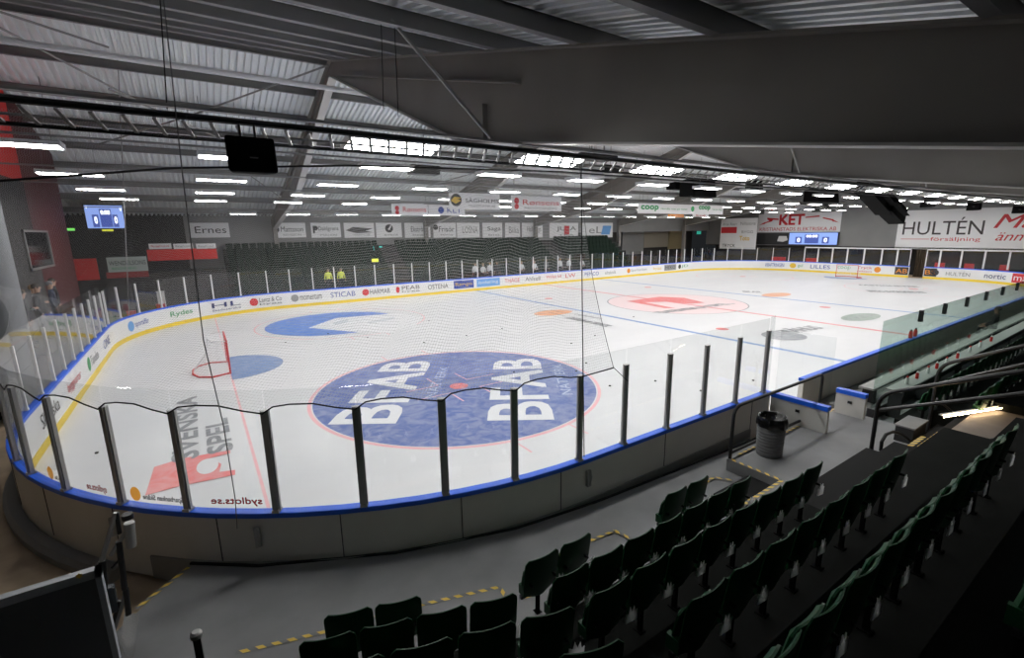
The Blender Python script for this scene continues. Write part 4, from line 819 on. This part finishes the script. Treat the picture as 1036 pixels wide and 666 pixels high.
# far stand -----------------------------------------------------------
FZ = [.75+.45*k for k in range(8)]; FYy = [16.0+.6*k for k in range(8)]
b = MB(); pts = [(15.5, 0), (15.5, FZ[0])]
for k in range(7): pts += [(FYy[k]+.35, FZ[k]), (FYy[k]+.35, FZ[k+1])]
pts += [(WY, FZ[7]), (WY, 0)]
b.prism([(-24.8, y, z) for y, z in pts], (39.5, 0, 0)); struct(b.build('far_stand_terrace', mat('far_terrace', (.02, .022, .021), .8)))
def far_seat_mb(mb, x, y, z):
    for (y0, y1, z0, z1, w0, w1) in ((.02, .07, .38, .84, .19, .22), (-.10, -.05, .36, .72, .2, .2)):
        mb.add([(x-w0, y+y0, z+z0), (x+w0, y+y0, z+z0), (x+w1, y+y0+.04, z+z1-.05), (x+w1*.8, y+y0+.045, z+z1), (x-w1*.8, y+y0+.045, z+z1), (x-w1, y+y0+.04, z+z1-.05), (x-w0, y+y1, z+z0), (x+w0, y+y1, z+z0), (x+w1, y+y1+.04, z+z1-.05), (x+w1*.8, y+y1+.045, z+z1), (x-w1*.8, y+y1+.045, z+z1), (x-w1, y+y1+.04, z+z1-.05)],
               [(0, 1, 2, 3, 4, 5), (11, 10, 9, 8, 7, 6)]+[(i, (i+1) % 6, 6+(i+1) % 6, 6+i) for i in range(6)])
    mb.box((x-.03, y-.03, z), (x+.03, y+.03, z+.4))
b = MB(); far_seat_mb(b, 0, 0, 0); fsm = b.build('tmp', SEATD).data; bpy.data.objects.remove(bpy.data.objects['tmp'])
rest = MB(); cnt = 0
aisles = ((-13.6, -12.0), (3.6, 5.2))
for k in range(7):
    x = -24.4; i = 0
    while x < 13.5:
        if any(a < x < c for a, c in aisles): x += .5; continue
        if x < -13.6 or (x < 0 and i % 2 == 9):
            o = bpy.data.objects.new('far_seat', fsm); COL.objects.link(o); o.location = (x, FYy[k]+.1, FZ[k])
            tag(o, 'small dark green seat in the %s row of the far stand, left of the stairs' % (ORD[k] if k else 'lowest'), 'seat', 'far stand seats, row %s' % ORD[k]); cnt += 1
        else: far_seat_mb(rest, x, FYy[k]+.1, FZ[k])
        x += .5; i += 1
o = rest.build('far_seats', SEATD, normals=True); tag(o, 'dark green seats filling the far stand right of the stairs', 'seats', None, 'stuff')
for s, (a, c) in enumerate(aisles):
    b = MB()
    for k in range(7):
        b.box((a+.1, FYy[k]-.2, FZ[k]-.25 if k else .3), (c-.1, FYy[k]+.08, FZ[k]+.02 if k else .6)); b.box((a+.1, FYy[k]+.07, FZ[k]), (c-.1, FYy[k]+.36, FZ[k]+.22))
    tag(b.build('stair_flight', mat('stair_grey', (.06, .055, .055), .8)), 'grey stair flight in the far stand under the %s teal sign' % ('left' if s == 0 else 'right'), 'stairs')
    b = MB()
# ------------------------------------------------------------------ rails
def rail(name, label, post_pts, bars, r=.03, cat='railing'):
    t = thing(name, label, cat, tuple(post_pts[0][0]))
    for pp in post_pts: b = MB(); b.tube(pp, r, 8); b.build('post', BLKM, t, smooth=True)
    for bb in bars: b = MB(); b.tube(bb, r*.9, 8); b.build('rail', BLKM, t, smooth=True)
    return t
def arc_pts(p, q, c, n=5):
    p, q, c = Vector(p), Vector(q), Vector(c); return [p*(1-t)**2+c*2*t*(1-t)+q*t*t for t in [i/n for i in range(n+1)]]
y = -15.33
loop = [(-18.45, y, .5)]+arc_pts((-18.45, y, 1.32), (-18.2, y, 1.55), (-18.45, y, 1.55))+arc_pts((-15.05, y, 1.55), (-14.9, y, 1.4), (-14.9, y, 1.55))+[(-14.9, y, .5)]
rail('platform_railing', 'dark tube railing with rounded corners in front of the bin', [loop], [[(-18.45, y, .62), (-14.9, y, .62)]], .032)
x = -16.3
rail('aisle_railing', 'long dark handrail rising along the aisle, nearest the bin platform', [[(x, -16.86, .5), (x, -16.86, 1.55)]+arc_pts((x, -16.86, 1.55), (x, -17.15, 1.95), (x, -16.86, 1.82))+[(x, -18.9, 2.83), (x, -20.4, 3.6)], [(x, -18.75, 1.3), (x, -18.75, 2.75)]], [[(x, -16.9, 1.5), (x, -18.9, 2.45), (x, -20.4, 3.2)]], .036)
LQ = [P(u, v, 'y', -17.05) for u, v in ((891, 456), (892, 447), (896, 440), (903, 437), (910, 438.5), (917, 443), (924, 450))]
rail('low_loop_rail', 'small looped tube rail at the foot of the aisle railing', [LQ], [], .03)
x = -13.95
rail('aisle_railing', 'dark handrail on the far side of the aisle with a bent top', [[(x, -17.08, .45), (x, -17.08, 1.75)]+arc_pts((x, -17.08, 1.75), (x, -17.3, 2.13), (x, -17.08, 2.02))+[(x, -18.6, 2.86), (x, -20, 3.65)]], [[(x, -17.1, 1.6), (x, -18.6, 2.5), (x, -20, 3.25)]], .036)
A, B_ = P(968, 428, 'z', 1.45), P(1000, 448, 'z', 1.3)
b = MB(); b.tube([P(948, 404, 'y', -17.3), P(1003, 450, 'y', -17.9)], .022, 6); tag(b.build('brace_bar', BLKM, smooth=True), 'slanted dark brace bar over the brown landing', 'bar')
b = MB(); b.tube([P(886, 462, 'x', -16.3)+Vector((0, 0, .0)), P(1050, 438, 'x', -15.6)], .022, 6); tag(b.build('brace_bar', BLKM, smooth=True), 'low horizontal dark bar in front of the brown landing', 'bar')
# warm light strip on the landing
a, c = P(951, 421, 'z', 1.36), P(1050, 405.5, 'z', 1.36); t = thing('light_strip', 'warm light strip along the edge of the brown landing', 'light', tuple(a)); b = MB(); b.bar(a+Vector((0, 0, .02)), c+Vector((0, 0, .02)), .05, .02); b.build('channel', ALU, t)
b = MB(); b.bar(a+Vector((-.03, -.06, .0)), c+Vector((-.03, -.06, .0)), .01, .01); b.build('diffuser', mat('warm_strip', (1, .8, .6), .5, emit=(1, .72, .42), es=40), t)
# ------------------------------------------------------------------ warning tape
def tape(pts, wd, label, z=None):
    """flat band with slanted dashes lying on a floor or step"""
    b = MB(); uv = []; L = 0; q = [Vector(p) for p in pts]
    for i in range(len(q)-1):
        d = q[i+1]-q[i]; l = d.length; d.normalize(); s = Vector((-d.y, d.x, 0))*wd/2; bb = len(b.v)
        b.v += [tuple(q[i]-s), tuple(q[i+1]-s), tuple(q[i+1]+s), tuple(q[i]+s)]; b.f.append([bb, bb+1, bb+2, bb+3]); b.mi.append(0); uv += [(L, 0), (L+l, 0), (L+l, wd), (L, wd)]; L += l
    o = b.build('warning_tape', TAPE, normals=False); u = o.data.uv_layers.new(name='UVMap')
    for lp in o.data.loops: u.data[lp.index].uv = uv[lp.vertex_index]
    return tag(o, label, 'tape')
tp = lambda q, z: [P(u, v, 'z', z) for u, v in q]
tape(tp([(138, 616), (191, 574)], .346), .06, 'yellow and black tape along the left edge of the grey deck')
tape(tp([(238, 661), (326, 640), (430, 611), (505, 594), (514, 607)], .346), .05, 'yellow and black tape on the deck before the corner seats')
tape(tp([(525, 606), (545, 600)], .346), .05, 'short piece of tape between the two seat blocks')
tape(tp([(585, 552), (622, 537), (652, 552)], .34), .05, 'yellow and black tape bending behind the first front seat pair')
tape(tp([(708, 492), (722, 483), (742, 486)], .30), .05, 'yellow and black tape bending behind the second front seat pair')
tape([(-18.47, -15.33, .506), (-18.47, -16.32, .506), (-19.72, -16.35, .506)], .06, 'yellow and black tape along the corner edge of the bin platform')
tape([(-18.2, -15.27+-.07, .506), (-14.0, -15.34, .506)], .05, 'tape along the ice side edge of the bin platform'); tape([(-18.9, -16.76, .506), (-16.4, -16.76, .506)], .06, 'worn tape along the aisle edge of the bin platform')
tape([(-16.3, -17.25, .726), (-14.9, -17.25, .726)], .08, 'worn tape on the step under the aisle railing'); tape([(-16.3, -17.54, 1.006), (-15.2, -17.54, 1.006)], .06, 'short worn tape on the lower step under the aisle railing')
# ------------------------------------------------------------------ litter bin
bx, by = -17.67, -15.66
t = thing('litter_bin', 'grey ribbed litter bin with black bag on the platform', 'bin', (bx, by, .5)); prof = [(.215, 0), (.225, .02)]
for i in range(11): z = .04+i*.062; prof += [(.226+.003*i*.6, z), (.236+.003*i*.6, z+.02), (.236+.003*i*.6, z+.04), (.226+.003*i*.6, z+.055)]
b = MB(); b.lathe(prof+[(.24, .735), (.225, .74), (.215, .70), (.2, .45)], (bx, by, .5), 28); b.build('drum', mat('bin_grey', (.19, .19, .195), .5, noise=(.15, .15, .155), nscale=12), t, smooth=True)
b = MB(); b.lathe([(.262, .60), (.275, .66), (.27, .74), (.255, .80), (.235, .795), (.2, .70), (.05, .6), (.01, .58)], (bx, by, .5), 40, wob=lambda a, z: .07*math.sin(5*a+z*9)*math.sin(3*a+1)+.03*math.sin(13*a)); b.build('bag', mat('bag_black', (.008, .008, .008), .22), t, smooth=True)
# ------------------------------------------------------------------ goals
def goal(gx, sgn, label):
    t = thing('hockey_goal', label, 'goal', (gx, 0, 0)); pr = .03; d = sgn; b = MB()
    b.tube([(gx, -.915, 0), (gx, -.915, 1.22), (gx, .915, 1.22), (gx, .915, 0)], pr, 8)
    back = [(gx, -.915, .03), (gx+d*.55, -1.12, .03), (gx+d*.95, -.85, .03), (gx+d*1.12, -.3, .03), (gx+d*1.12, .3, .03), (gx+d*.95, .85, .03), (gx+d*.55, 1.12, .03), (gx, .915, .03)]
    b.tube(back, .03, 8); b.build('frame', RED, t, smooth=True)
    b = MB(); b.tube([(gx, -.915, 1.2), (gx+d*.45, -.75, 1.2), (gx+d*.55, 0, 1.2), (gx+d*.45, .75, 1.2), (gx, .915, 1.2)], .02, 6); b.tube([(gx+d*.55, 0, 1.2), (gx+d*.62, 0, .7), (gx+d*1.12, 0, .03)], .018, 6); b.build('back_stay', WHITEP, t, smooth=True)
    b = MB(); uv = []; top = [(gx, -.915), (gx+d*.3, -.85), (gx+d*.48, -.6), (gx+d*.55, -.2), (gx+d*.55, .2), (gx+d*.48, .6), (gx+d*.3, .85), (gx, .915)]
    for i in range(8):
        for j in range(6):
            s = j/5; k = s**.8; x = top[i][0]*(1-s)+back[i][0]*s; y = top[i][1]*(1-s)+back[i][1]*s; x -= d*.12*math.sin(PI*s)*(1 if 0 < i < 7 else 0); b.v.append((x, y, 1.2*(1-s)+.03*s)); uv.append((i*.4, s*1.3))
    for i in range(7):
        for j in range(5): b.f.append([i*6+j, (i+1)*6+j, (i+1)*6+j+1, i*6+j+1]); b.mi.append(0)
    bb = len(b.v); b.v += [(x, y, 1.2) for x, y in top]; uv += [(x-gx, y) for x, y in top]; b.f.append([bb+i for i in range(8)]); b.mi.append(0)
    o = b.build('net', GNET, t, normals=False); u = o.data.uv_layers.new(name='UVMap')
    for lp in o.data.loops: u.data[lp.index].uv = uv[lp.vertex_index]
goal(-26, -1, 'red framed hockey goal with white net at the near left end'); goal(26, 1, 'small red framed hockey goal before the far end boards')
# pucks
b = MB(); b.lathe([(.036, 0), (.038, .003), (.038, .023), (.036, .0254)], (0, 0, 0), 14); pk = b.build('tmp', BLACK).data; bpy.data.objects.remove(bpy.data.objects['tmp'])
for (u, v, lab) in ((663, 386, 'black puck on the ice between the second and third uprights right of the net'), (709, 396, 'black puck on the ice just left of the third upright right of the net'), (617, 391, 'black puck on the ice right of the big blue disc'), (762, 385.5, 'black puck on the ice just left of the bin'), (289, 347, 'black puck on the ice below the bright blue disc'), (372, 342, 'black puck on the far faceoff circle line'), (641, 321, 'black puck near the pale centre disc'),
    (578, 348, 'upper black puck behind the net edge above the big disc'), (602, 340, 'black puck close to the right edge of the net'), (593, 368, 'lower black puck by the blue disc edge'), (583, 376, 'black puck on the right edge of the blue disc'), (429, 347, 'puck right of the far faceoff circle'), (434, 325, 'puck beside the far faceoff circle end'), (520, 377, 'puck on the right part of the blue disc'), (472, 340, 'puck between the two blue discs'), (508, 333, 'puck beyond the upper edge of the big disc'), (332, 338, 'puck on the bright blue disc'), (98, 459, 'puck on the ice before the left corner glass')):
    o = bpy.data.objects.new('puck', pk); COL.objects.link(o); q = P(u, v, 'z', .002); o.location = (q.x, q.y, .011); tag(o, lab, 'puck', 'pucks on the ice')
# lettering stuck on the near glass, readable from the ice
def sticker(u0, u1, v, txt, ink, label, disc_=None, h=.13):
    a, c = snap(P(u0, v, 'z', 1.2)), snap(P(u1, v, 'z', 1.2)); k = .016
    p, q = Vector((c[0], c[1], 0)), Vector((a[0], a[1], 0)); p -= Vector((c[2], c[3], 0))*.05; q -= Vector((a[2], a[3], 0))*.05
    r = (q-p).normalized(); b = MB(); text(b, txt, p+Vector((0, 0, 1.15)), r, (0, 0, 1), (q-p).length, h, bold=.006); o = b.build('glass_lettering', trans('film_'+ink, {'r': (.5, .04, .05), 'h': (.3, .3, .3)}[ink]), origin=tuple(p+Vector((0, 0, 1.15))), normals=False); tag(o, label, 'lettering')
    if disc_:
        q2 = q+r*.12; n = Vector((0, 0, 1)); bb = MB(); bb.add([q2+Vector((0, 0, 1.25))+r*math.cos(2*PI*i/24)*.085+n*math.sin(2*PI*i/24)*.11 for i in range(24)], [tuple(range(24))]); e = bb.build('emblem', trans('film_orange', (.95, .42, .06)), o, normals=False); e.location = -o.location; e['label'] = 'orange round emblem'
sticker(80, 110, 497, 'sydlots.se', 'r', 'dark red mirrored lettering on the second near pane from the left'); sticker(209, 262, 513, 'sydlots.se', 'r', 'dark red mirrored lettering on the pane right of the orange emblem')
sticker(139, 186, 507, 'Sparbanken Skåne', 'h', 'grey mirrored lettering with an orange emblem on the near glass', True, .1); sticker(42, 62, 488, 'Sparbanken Skåne', 'h', 'small grey mirrored lettering with orange emblem at the left corner', True, .08)
# ------------------------------------------------------------------ lower left: panel, black frame, post, grating
yq = -14.55; x1 = -27.66
t = thing('framed_board', 'big dark panel in a grey metal frame at the lower left', 'panel', (-28.6, yq, 0)); b = MB(); b.box((-29.6, yq-.02, .1), (x1-.03, yq+.03, 1.74)); b.build('sheet', mat('panel_dark', (.16, .163, .17), .4), t)
b = MB(); b.box((-29.6, yq-.035, 1.72), (x1+.01, yq+.045, 1.8)); b.box((x1-.035, yq-.035, .1), (x1+.01, yq+.045, 1.8)); b.build('frame', mat('panel_frame', (.5, .52, .55), .4), t); q = P(80, 583, 'y', yq-.036)
b = MB(); b.add([q+Vector((math.cos(2*PI*i/12)*(.03 if i % 2 else .018), 0, math.sin(2*PI*i/12)*(.03 if i % 2 else .018))) for i in range(12)], [tuple(range(12))]); b.build('sticker', INK['y'], t, normals=False)
cx, cy = -27.55, -13.62
t = thing('folding_stand', 'black folding metal stand with a silver cylinder by the left deck edge', 'stand', (cx, cy, 0))
Q = lambda u, v: P(u, v, 'y', cy)
for (p, q, r_, m) in ((((117, 519), (102, 570), .025, ALU)), ((103, 568), (106, 610), .035, BLKM), ((120, 548), (126, 596), .03, BLKM), ((127, 596), (130, 622), .03, BLKM), ((129, 536), (112, 562), .022, ALU), ((127, 600), (112, 650), .02, STEEL), ((106, 610), (112, 668), .035, BLKM), ((121, 608), (112, 640), .022, BLKM), ((118, 519), (121, 540), .022, BLKM), ((113, 575), (121, 566), .012, BLKM)):
    b = MB(); b.tube([Q(*p), Q(*q)], r_, 8); b.build('strut', m, t, smooth=True)
a = Q(130.5, 529); c = Q(133, 553); b = MB(); b.tube([a, a.lerp(c, .1), a.lerp(c, .9), c], .05, 14); b.build('cylinder', mat('satin_silver', (.45, .45, .44), .35, .6), t, smooth=True); a = Q(129.5, 525); b = MB(); b.tube([a, a+Vector((0, 0, .06))], .055, 12); b.build('cap', BLACK, t, smooth=True)
a = Q(105, 604); b = MB(); b.box(tuple(a-Vector((.09, .05, .22))), tuple(a+Vector((.1, .07, .1)))); o = b.build('control_case', mat('case_slate', (.03, .04, .05), .5), t); md = o.modifiers.new('b', 'BEVEL'); md.width = .02
q = P(198, 640, 'z', 1.25); t = thing('short_post', 'short black post with silver cap at the bottom edge', 'post', (q.x, q.y, .2)); b = MB(); b.box((q.x-.03, q.y-.04, .2), (q.x+.03, q.y+.04, 1.22)); b.build('shaft', BLACK, t); b = MB(); b.lathe([(.05, 1.0), (.05, 1.04), (.03, 1.06)], (q.x, q.y, .2), 14); b.build('cap', ALU, t, smooth=True)
A = tp([(126, 621), (140, 621), (135, 668), (118, 668)], .35); b = MB(); b.prism(A, (0, 0, -.015)); tag(b.build('floor_grating', mat('grating', (.22, .22, .22), .4, .6, bump=.8, bscale=60)), 'pale metal grating strip beside the left deck edge', 'grating')
# ------------------------------------------------------------------ players' bench
b = MB(); b.box((-12.6, -15.62, .74), (10, -15.28, .79)); t = thing('players_bench', 'long pale players bench behind the near boards', 'bench', (-12.6, -15.6, .35)); b.build('seat_plank', mat('bench_pale', (.30, .30, .29), .6), t)
for i in range(8): b = MB(); b.box((-12.4+i*3, -15.6, .35), (-12.34+i*3, -15.3, .74)); b.build('leg', BLKM, t)
t = thing('bottle_shelf', 'pale shelf ledge along the outside of the bench shield', 'shelf', (-12.9, -16.05, 1.0)); b = MB(); b.box((-13.0, -16.3, .96), (8, -15.96, 1.0)); b.build('board', mat('bench_pale', (.30, .30, .29), .6), t); b = MB()
b.box((-13.0, -16.32, .86), (8, -16.29, 1.0)); b.build('lip', DARK, t)
for i in range(11): b = MB(); b.box((-12.8+i*2, -16.25, .2), (-12.74+i*2, -15.98, .96)); b.build('bracket', DARK, t)
bo = None
for i, (x, red) in enumerate(((-12.2, 0), (-11.5, 1), (-10.7, 0), (-10.0, 1), (-9.2, 0), (-8.2, 1), (-7.0, 0), (-5.9, 0), (-4.6, 1))):
    t = thing('drink_bottle', '%s drink bottle on the ledge behind the bench shield, %s from the gate' % ('red' if red else 'white', ORD[i]), 'bottle', (x, -16.13, 1.0), 'bottles on the bench ledge')
    b = MB(); b.lathe([(.033, 0), (.036, .02), (.036, .13), (.024, .16)], (x, -16.13, 1.0), 12); b.build('body', RED if red else WHITEP, t, smooth=True); b = MB(); b.lathe([(.026, .16), (.025, .185), (.012, .19), (.01, .21)], (x, -16.13, 1.0), 10); b.build('cap', WHITEP if red else RED, t, smooth=True)
for i, (u, v) in enumerate(((922.5, 342), (927, 341))):
    q = P(u, v, 'y', -14.6); t = thing('drink_bottle', 'red bottle standing on the blue boards rail, %s of the two' % ('left' if i == 0 else 'right'), 'bottle', (q.x, -14.56, 1.12)); b = MB(); b.lathe([(.05, 0), (.055, .02), (.055, .2), (.035, .25)], (q.x, -14.56, 1.12), 12); b.build('body', RED, t, smooth=True); b = MB(); b.lathe([(.03, .25), (.028, .28), (.012, .3)], (q.x, -14.56, 1.12), 10); b.build('cap', BLACK, t, smooth=True)
# ------------------------------------------------------------------ people
def body(name, pose, cols):
    """one continuous skinned figure, facing +y, feet at z = 0; returns object with a hair child"""
    sit = pose == 'sit'; hz = .92 if not sit else .52
    V = []; E_ = []; Rr = []
    def add(p, r, par=None):
        V.append(p); Rr.append(r); 
        if par is not None: E_.append((par, len(V)-1))
        return len(V)-1
    pel = add((0, 0, hz), .15); bel = add((0, .01, hz+.16), .145, pel); ch = add((0, 0, hz+.36), .165, bel); nk0 = add((0, -.01, hz+.52), .085, ch); nk = add((0, .0, hz+.58), .058, nk0)
    hd0 = add((0, .015, hz+.66), .078, nk); hd1 = add((0, .015, hz+.74), .095, hd0); hd2 = add((0, .005, hz+.81), .075, hd1)
    for s in (-1, 1):
        hip = add((s*.1, 0, hz-.06), .10, pel)
        if sit: kn = add((s*.13, .42, hz+.0), .07, hip); an = add((s*.13, .44, .1), .045, kn); toe = add((s*.14, .6, .05), .038, an)
        else: kn = add((s*.115, .02, .49), .068, hip); an = add((s*.12, -.01, .1), .046, kn); toe = add((s*.14, .15, .045), .036, an)
        sh = add((s*.19, -.01, hz+.46), .07, ch)
        if sit: el = add((s*.27, .05, hz+.20), .05, sh); wr = add((s*.16, .26, hz+.1), .032, el); dr = Vector((-s*.2, .9, -.25)).normalized()
        elif pose == 'hold': el = add((s*.27, .0, hz+.17), .05, sh); wr = add((s*.13, .22, hz+.22), .032, el); dr = Vector((-s*.7, .6, .2)).normalized()
        else: el = add((s*.26, -.03, hz+.17), .05, sh); wr = add((s*.28, .06, hz-.07), .032, el); dr = Vector((0, .25, -1)).normalized()
        pa = add(tuple(Vector(V[wr])+dr*.07), .034, wr); sd = dr.cross(Vector((s, 0, .3))).normalized()
        for f in range(4): 
            k1 = add(tuple(Vector(V[pa])+dr*.05+sd*(.022*(f-1.5))), .0095, pa); add(tuple(Vector(V[k1])+(dr*.8+Vector((-s*.3, .2, 0))).normalized()*(.035+.01*(f in (1, 2)))), .008, k1)
        th = add(tuple(Vector(V[wr])+dr*.04+sd*-.045), .011, wr); add(tuple(Vector(V[th])+dr*.04), .009, th)
    me = bpy.data.meshes.new(name); me.from_pydata(V, E_, []); o = bpy.data.objects.new(name, me); COL.objects.link(o)
    sk = o.modifiers.new('s', 'SKIN'); sk.use_smooth_shade = True
    for i, r in enumerate(Rr): me.skin_vertices[0].data[i].radius = (r, r*(.78 if i in (0, 1, 2) else 1)); me.skin_vertices[0].data[i].use_root = i == 0
    sb = o.modifiers.new('u', 'SUBSURF'); sb.levels = 1; sb.render_levels = 1
    dg = bpy.context.evaluated_depsgraph_get(); dg.update(); m2 = bpy.data.meshes.new_from_object(o.evaluated_get(dg)); bpy.data.objects.remove(o)
    m2.materials.clear()
    for c in cols[:3]: m2.materials.append(c)
    for p in m2.polygons:
        c = p.center; hand = abs(c.x) > .0 and min((c-Vector(V[i])).length for i in range(len(V)) if Rr[i] < .012 or Rr[i] == .034) < .055
        p.material_index = 2 if (c.z > hz+.565 and abs(c.x) < .12) or hand else (1 if c.z < hz+.02 else 0); p.use_smooth = True
    ob = bpy.data.objects.new(name, m2); COL.objects.link(ob); H = hz+.74
    b = MB(); b.lathe([(.097, -.03), (.104, .03), (.098, .07), (.07, .105), (.02, .122)], (0, -.012, H), 14); b.build('hair', cols[3], ob, smooth=True)
    b = MB()
    b.add([(-.014, .098, H-.03), (.014, .098, H-.03), (0, .125, H-.028), (0, .1, H+.012)], [(0, 1, 2), (0, 2, 3), (2, 1, 3), (0, 3, 1)])
    for s in (-1, 1): b.lathe([(.004, -.03), (.017, -.015), (.017, .015), (.004, .03)], (s*.096, .01, H-.01), 8)
    b.build('nose_and_ears', cols[2], ob, smooth=True)
    b = MB()
    for s in (-1, 1): b.box((s*.036-.013, .094, H+.004), (s*.036+.013, .101, H+.016))
    b.box((-.024, .093, H-.062), (.024, .099, H-.054)); b.build('eyes_and_mouth', BLACK, ob)
    return ob
SKIN = mat('skin', (.45, .27, .19), .55); HAIRS = [mat('hair_dark', (.03, .02, .015), .6), mat('hair_fair', (.3, .2, .1), .6), mat('cap_grey', (.15, .15, .16), .7)]
JK = {'black': mat('coat_black', (.015, .015, .017), .8), 'navy': mat('coat_navy', (.02, .03, .06), .8), 'green': mat('coat_green', (.03, .06, .045), .8), 'white': mat('jersey_white', (.6, .6, .62), .8), 'vis': mat('vest_yellow', (.65, .7, .08), .7), 'grey': mat('coat_grey', (.16, .16, .17), .8)}
PANT = mat('trousers_dark', (.02, .02, .025), .8)
def person(x, y, z, rz_, pose, coat, label, hair=0, s=1., group=None):
    o = body('person', pose, [JK[coat], PANT, SKIN, HAIRS[hair]]); o.location = (x, y, z); o.rotation_euler.z = rz_; o.scale = (s, s, s); return tag(o, label, 'person', group)
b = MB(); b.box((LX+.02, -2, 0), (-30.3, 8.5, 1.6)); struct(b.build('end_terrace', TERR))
for (yy, xx, coat, hair, s, lab) in ((-.5, -30.75, 'black', 0, 1.0, 'person in black coat beside the grey round pillar'), (.25, -30.9, 'green', 1, .97, 'fair haired person in green coat right of the grey pillar'), (1.0, -30.7, 'black', 0, 1.03, 'taller person in black in the middle of the left crowd'), (1.8, -30.95, 'grey', 1, .98, 'fair haired person in grey in the left crowd'), (2.7, -30.7, 'navy', 2, 1.0, 'person in navy coat and grey cap in the left crowd'), (3.7, -30.8, 'black', 0, 1.02, 'dark haired person in black at the right end of the left crowd')):
    person(xx-.2, yy, 1.6, -PI/2+.2*(yy % 1), 'hold' if hair == 1 else 'stand', coat, lab, hair, s)
for (u, lab) in ((333, 'left one of two stewards in yellow vests behind the far glass'), (346, 'right one of two stewards in yellow vests behind the far glass')):
    q = P(u, 283, 'y', 15.6); person(q.x, 15.75, .75, PI, 'stand', 'vis', lab, 0, .95)
b = MB(); b.box((-8.5, 15.0, 0), (6, 15.45, .9)); struct(b.build('far_bench_terrace', TERR))
for i, (u, coat, pose) in enumerate(((481, 'white', 'stand'), (489, 'white', 'sit'), (496, 'white', 'stand'), (503, 'black', 'stand'), (528, 'white', 'sit'), (541, 'white', 'sit'), (553, 'grey', 'stand'), (567, 'white', 'stand'), (576, 'white', 'stand'), (589, 'white', 'sit'))):
    q = P(u, 270, 'y', 15.2); person(q.x, 15.25, .9 if pose == 'sit' else .62, PI, pose, coat, '%s figure from the left on the far bench, %s in %s' % (ORD[i], 'sitting' if pose == 'sit' else 'standing', coat), i % 3, .95)
q = P(1000, 325, 'y', -15.2); person(q.x, -15.4, .30, .2, 'sit', 'black', 'person in black sitting behind the near boards at the players bench', 0, 1.0)
# red boxes and pale kit behind the glass
for (u0, v0, u1, v1, ax, val, m, lab) in ((128, 316, 138, 321, 'y', 14.95, RED, 'small red box behind the far left corner glass, left one'), (158, 309, 168, 314, 'y', 15.1, RED, 'small red box behind the far left corner glass, right one'), (158, 296, 168, 309, 'y', 15.3, WHITEP, 'white cabinet behind the far left corner glass')):
    a, c = P(u0, v0, ax, val), P(u1, v1, ax, val); t = thing('kit_box', lab, 'box', tuple(c)); b = MB(); b.box((a.x, val, 0), (c.x, val+.35, a.z)); o = b.build('body', m, t); md = o.modifiers.new('b', 'BEVEL'); md.width = .02; b = MB(); b.box((a.x-.015, val-.02, a.z), (c.x+.015, val+.37, a.z+.04)); b.build('lid', m, t)
for i, (u0, u1) in enumerate(((780, 794), (815, 826), (946, 956), (976, 986), (1012, 1022))):
    a, c = P(u0, 266, 'x', 31.2), P(u1, 266, 'x', 31.2); t = thing('red_seat_bench', 'red bench back seen through the end glass, %s from the left' % ORD[i], 'bench', (31.2, a.y, 0)); b = MB(); b.box((31.2, c.y, .95), (31.3, a.y, 1.45)); b.build('back', RED, t); b = MB(); b.box((31.3, c.y, .4), (31.65, a.y, .46)); b.build('seat', RED, t); b = MB(); b.box((31.3, c.y, 0), (31.36, c.y+.06, .95)); b.box((31.3, a.y-.06, 0), (31.36, a.y, .95)); b.build('frame', BLKM, t)
# doorway behind the end gate
t = thing('gate_curtain', 'dark brown curtain in the open end gate', 'curtain', (31.0, -4.2, 0)); b = MB(); pts = []
for i in range(25): pts.append((31.0+.06*math.sin(i*1.3), -3.7-1.0*i/24))
bb = len(b.v)
for (x, y) in pts: b.v += [(x, y, .02), (x, y, 2.6)]
for i in range(24): b.f.append([2*i, 2*i+2, 2*i+3, 2*i+1]); b.mi.append(0)
b.build('cloth', mat('curtain_brown', (.05, .035, .02), .8), t, smooth=True); b = MB(); b.tube([(31, -3.6, 2.63), (31, -4.8, 2.63)], .02, 6); b.build('rod', BLKM, t)
print('far seats', cnt, 'objects', len(bpy.data.objects))
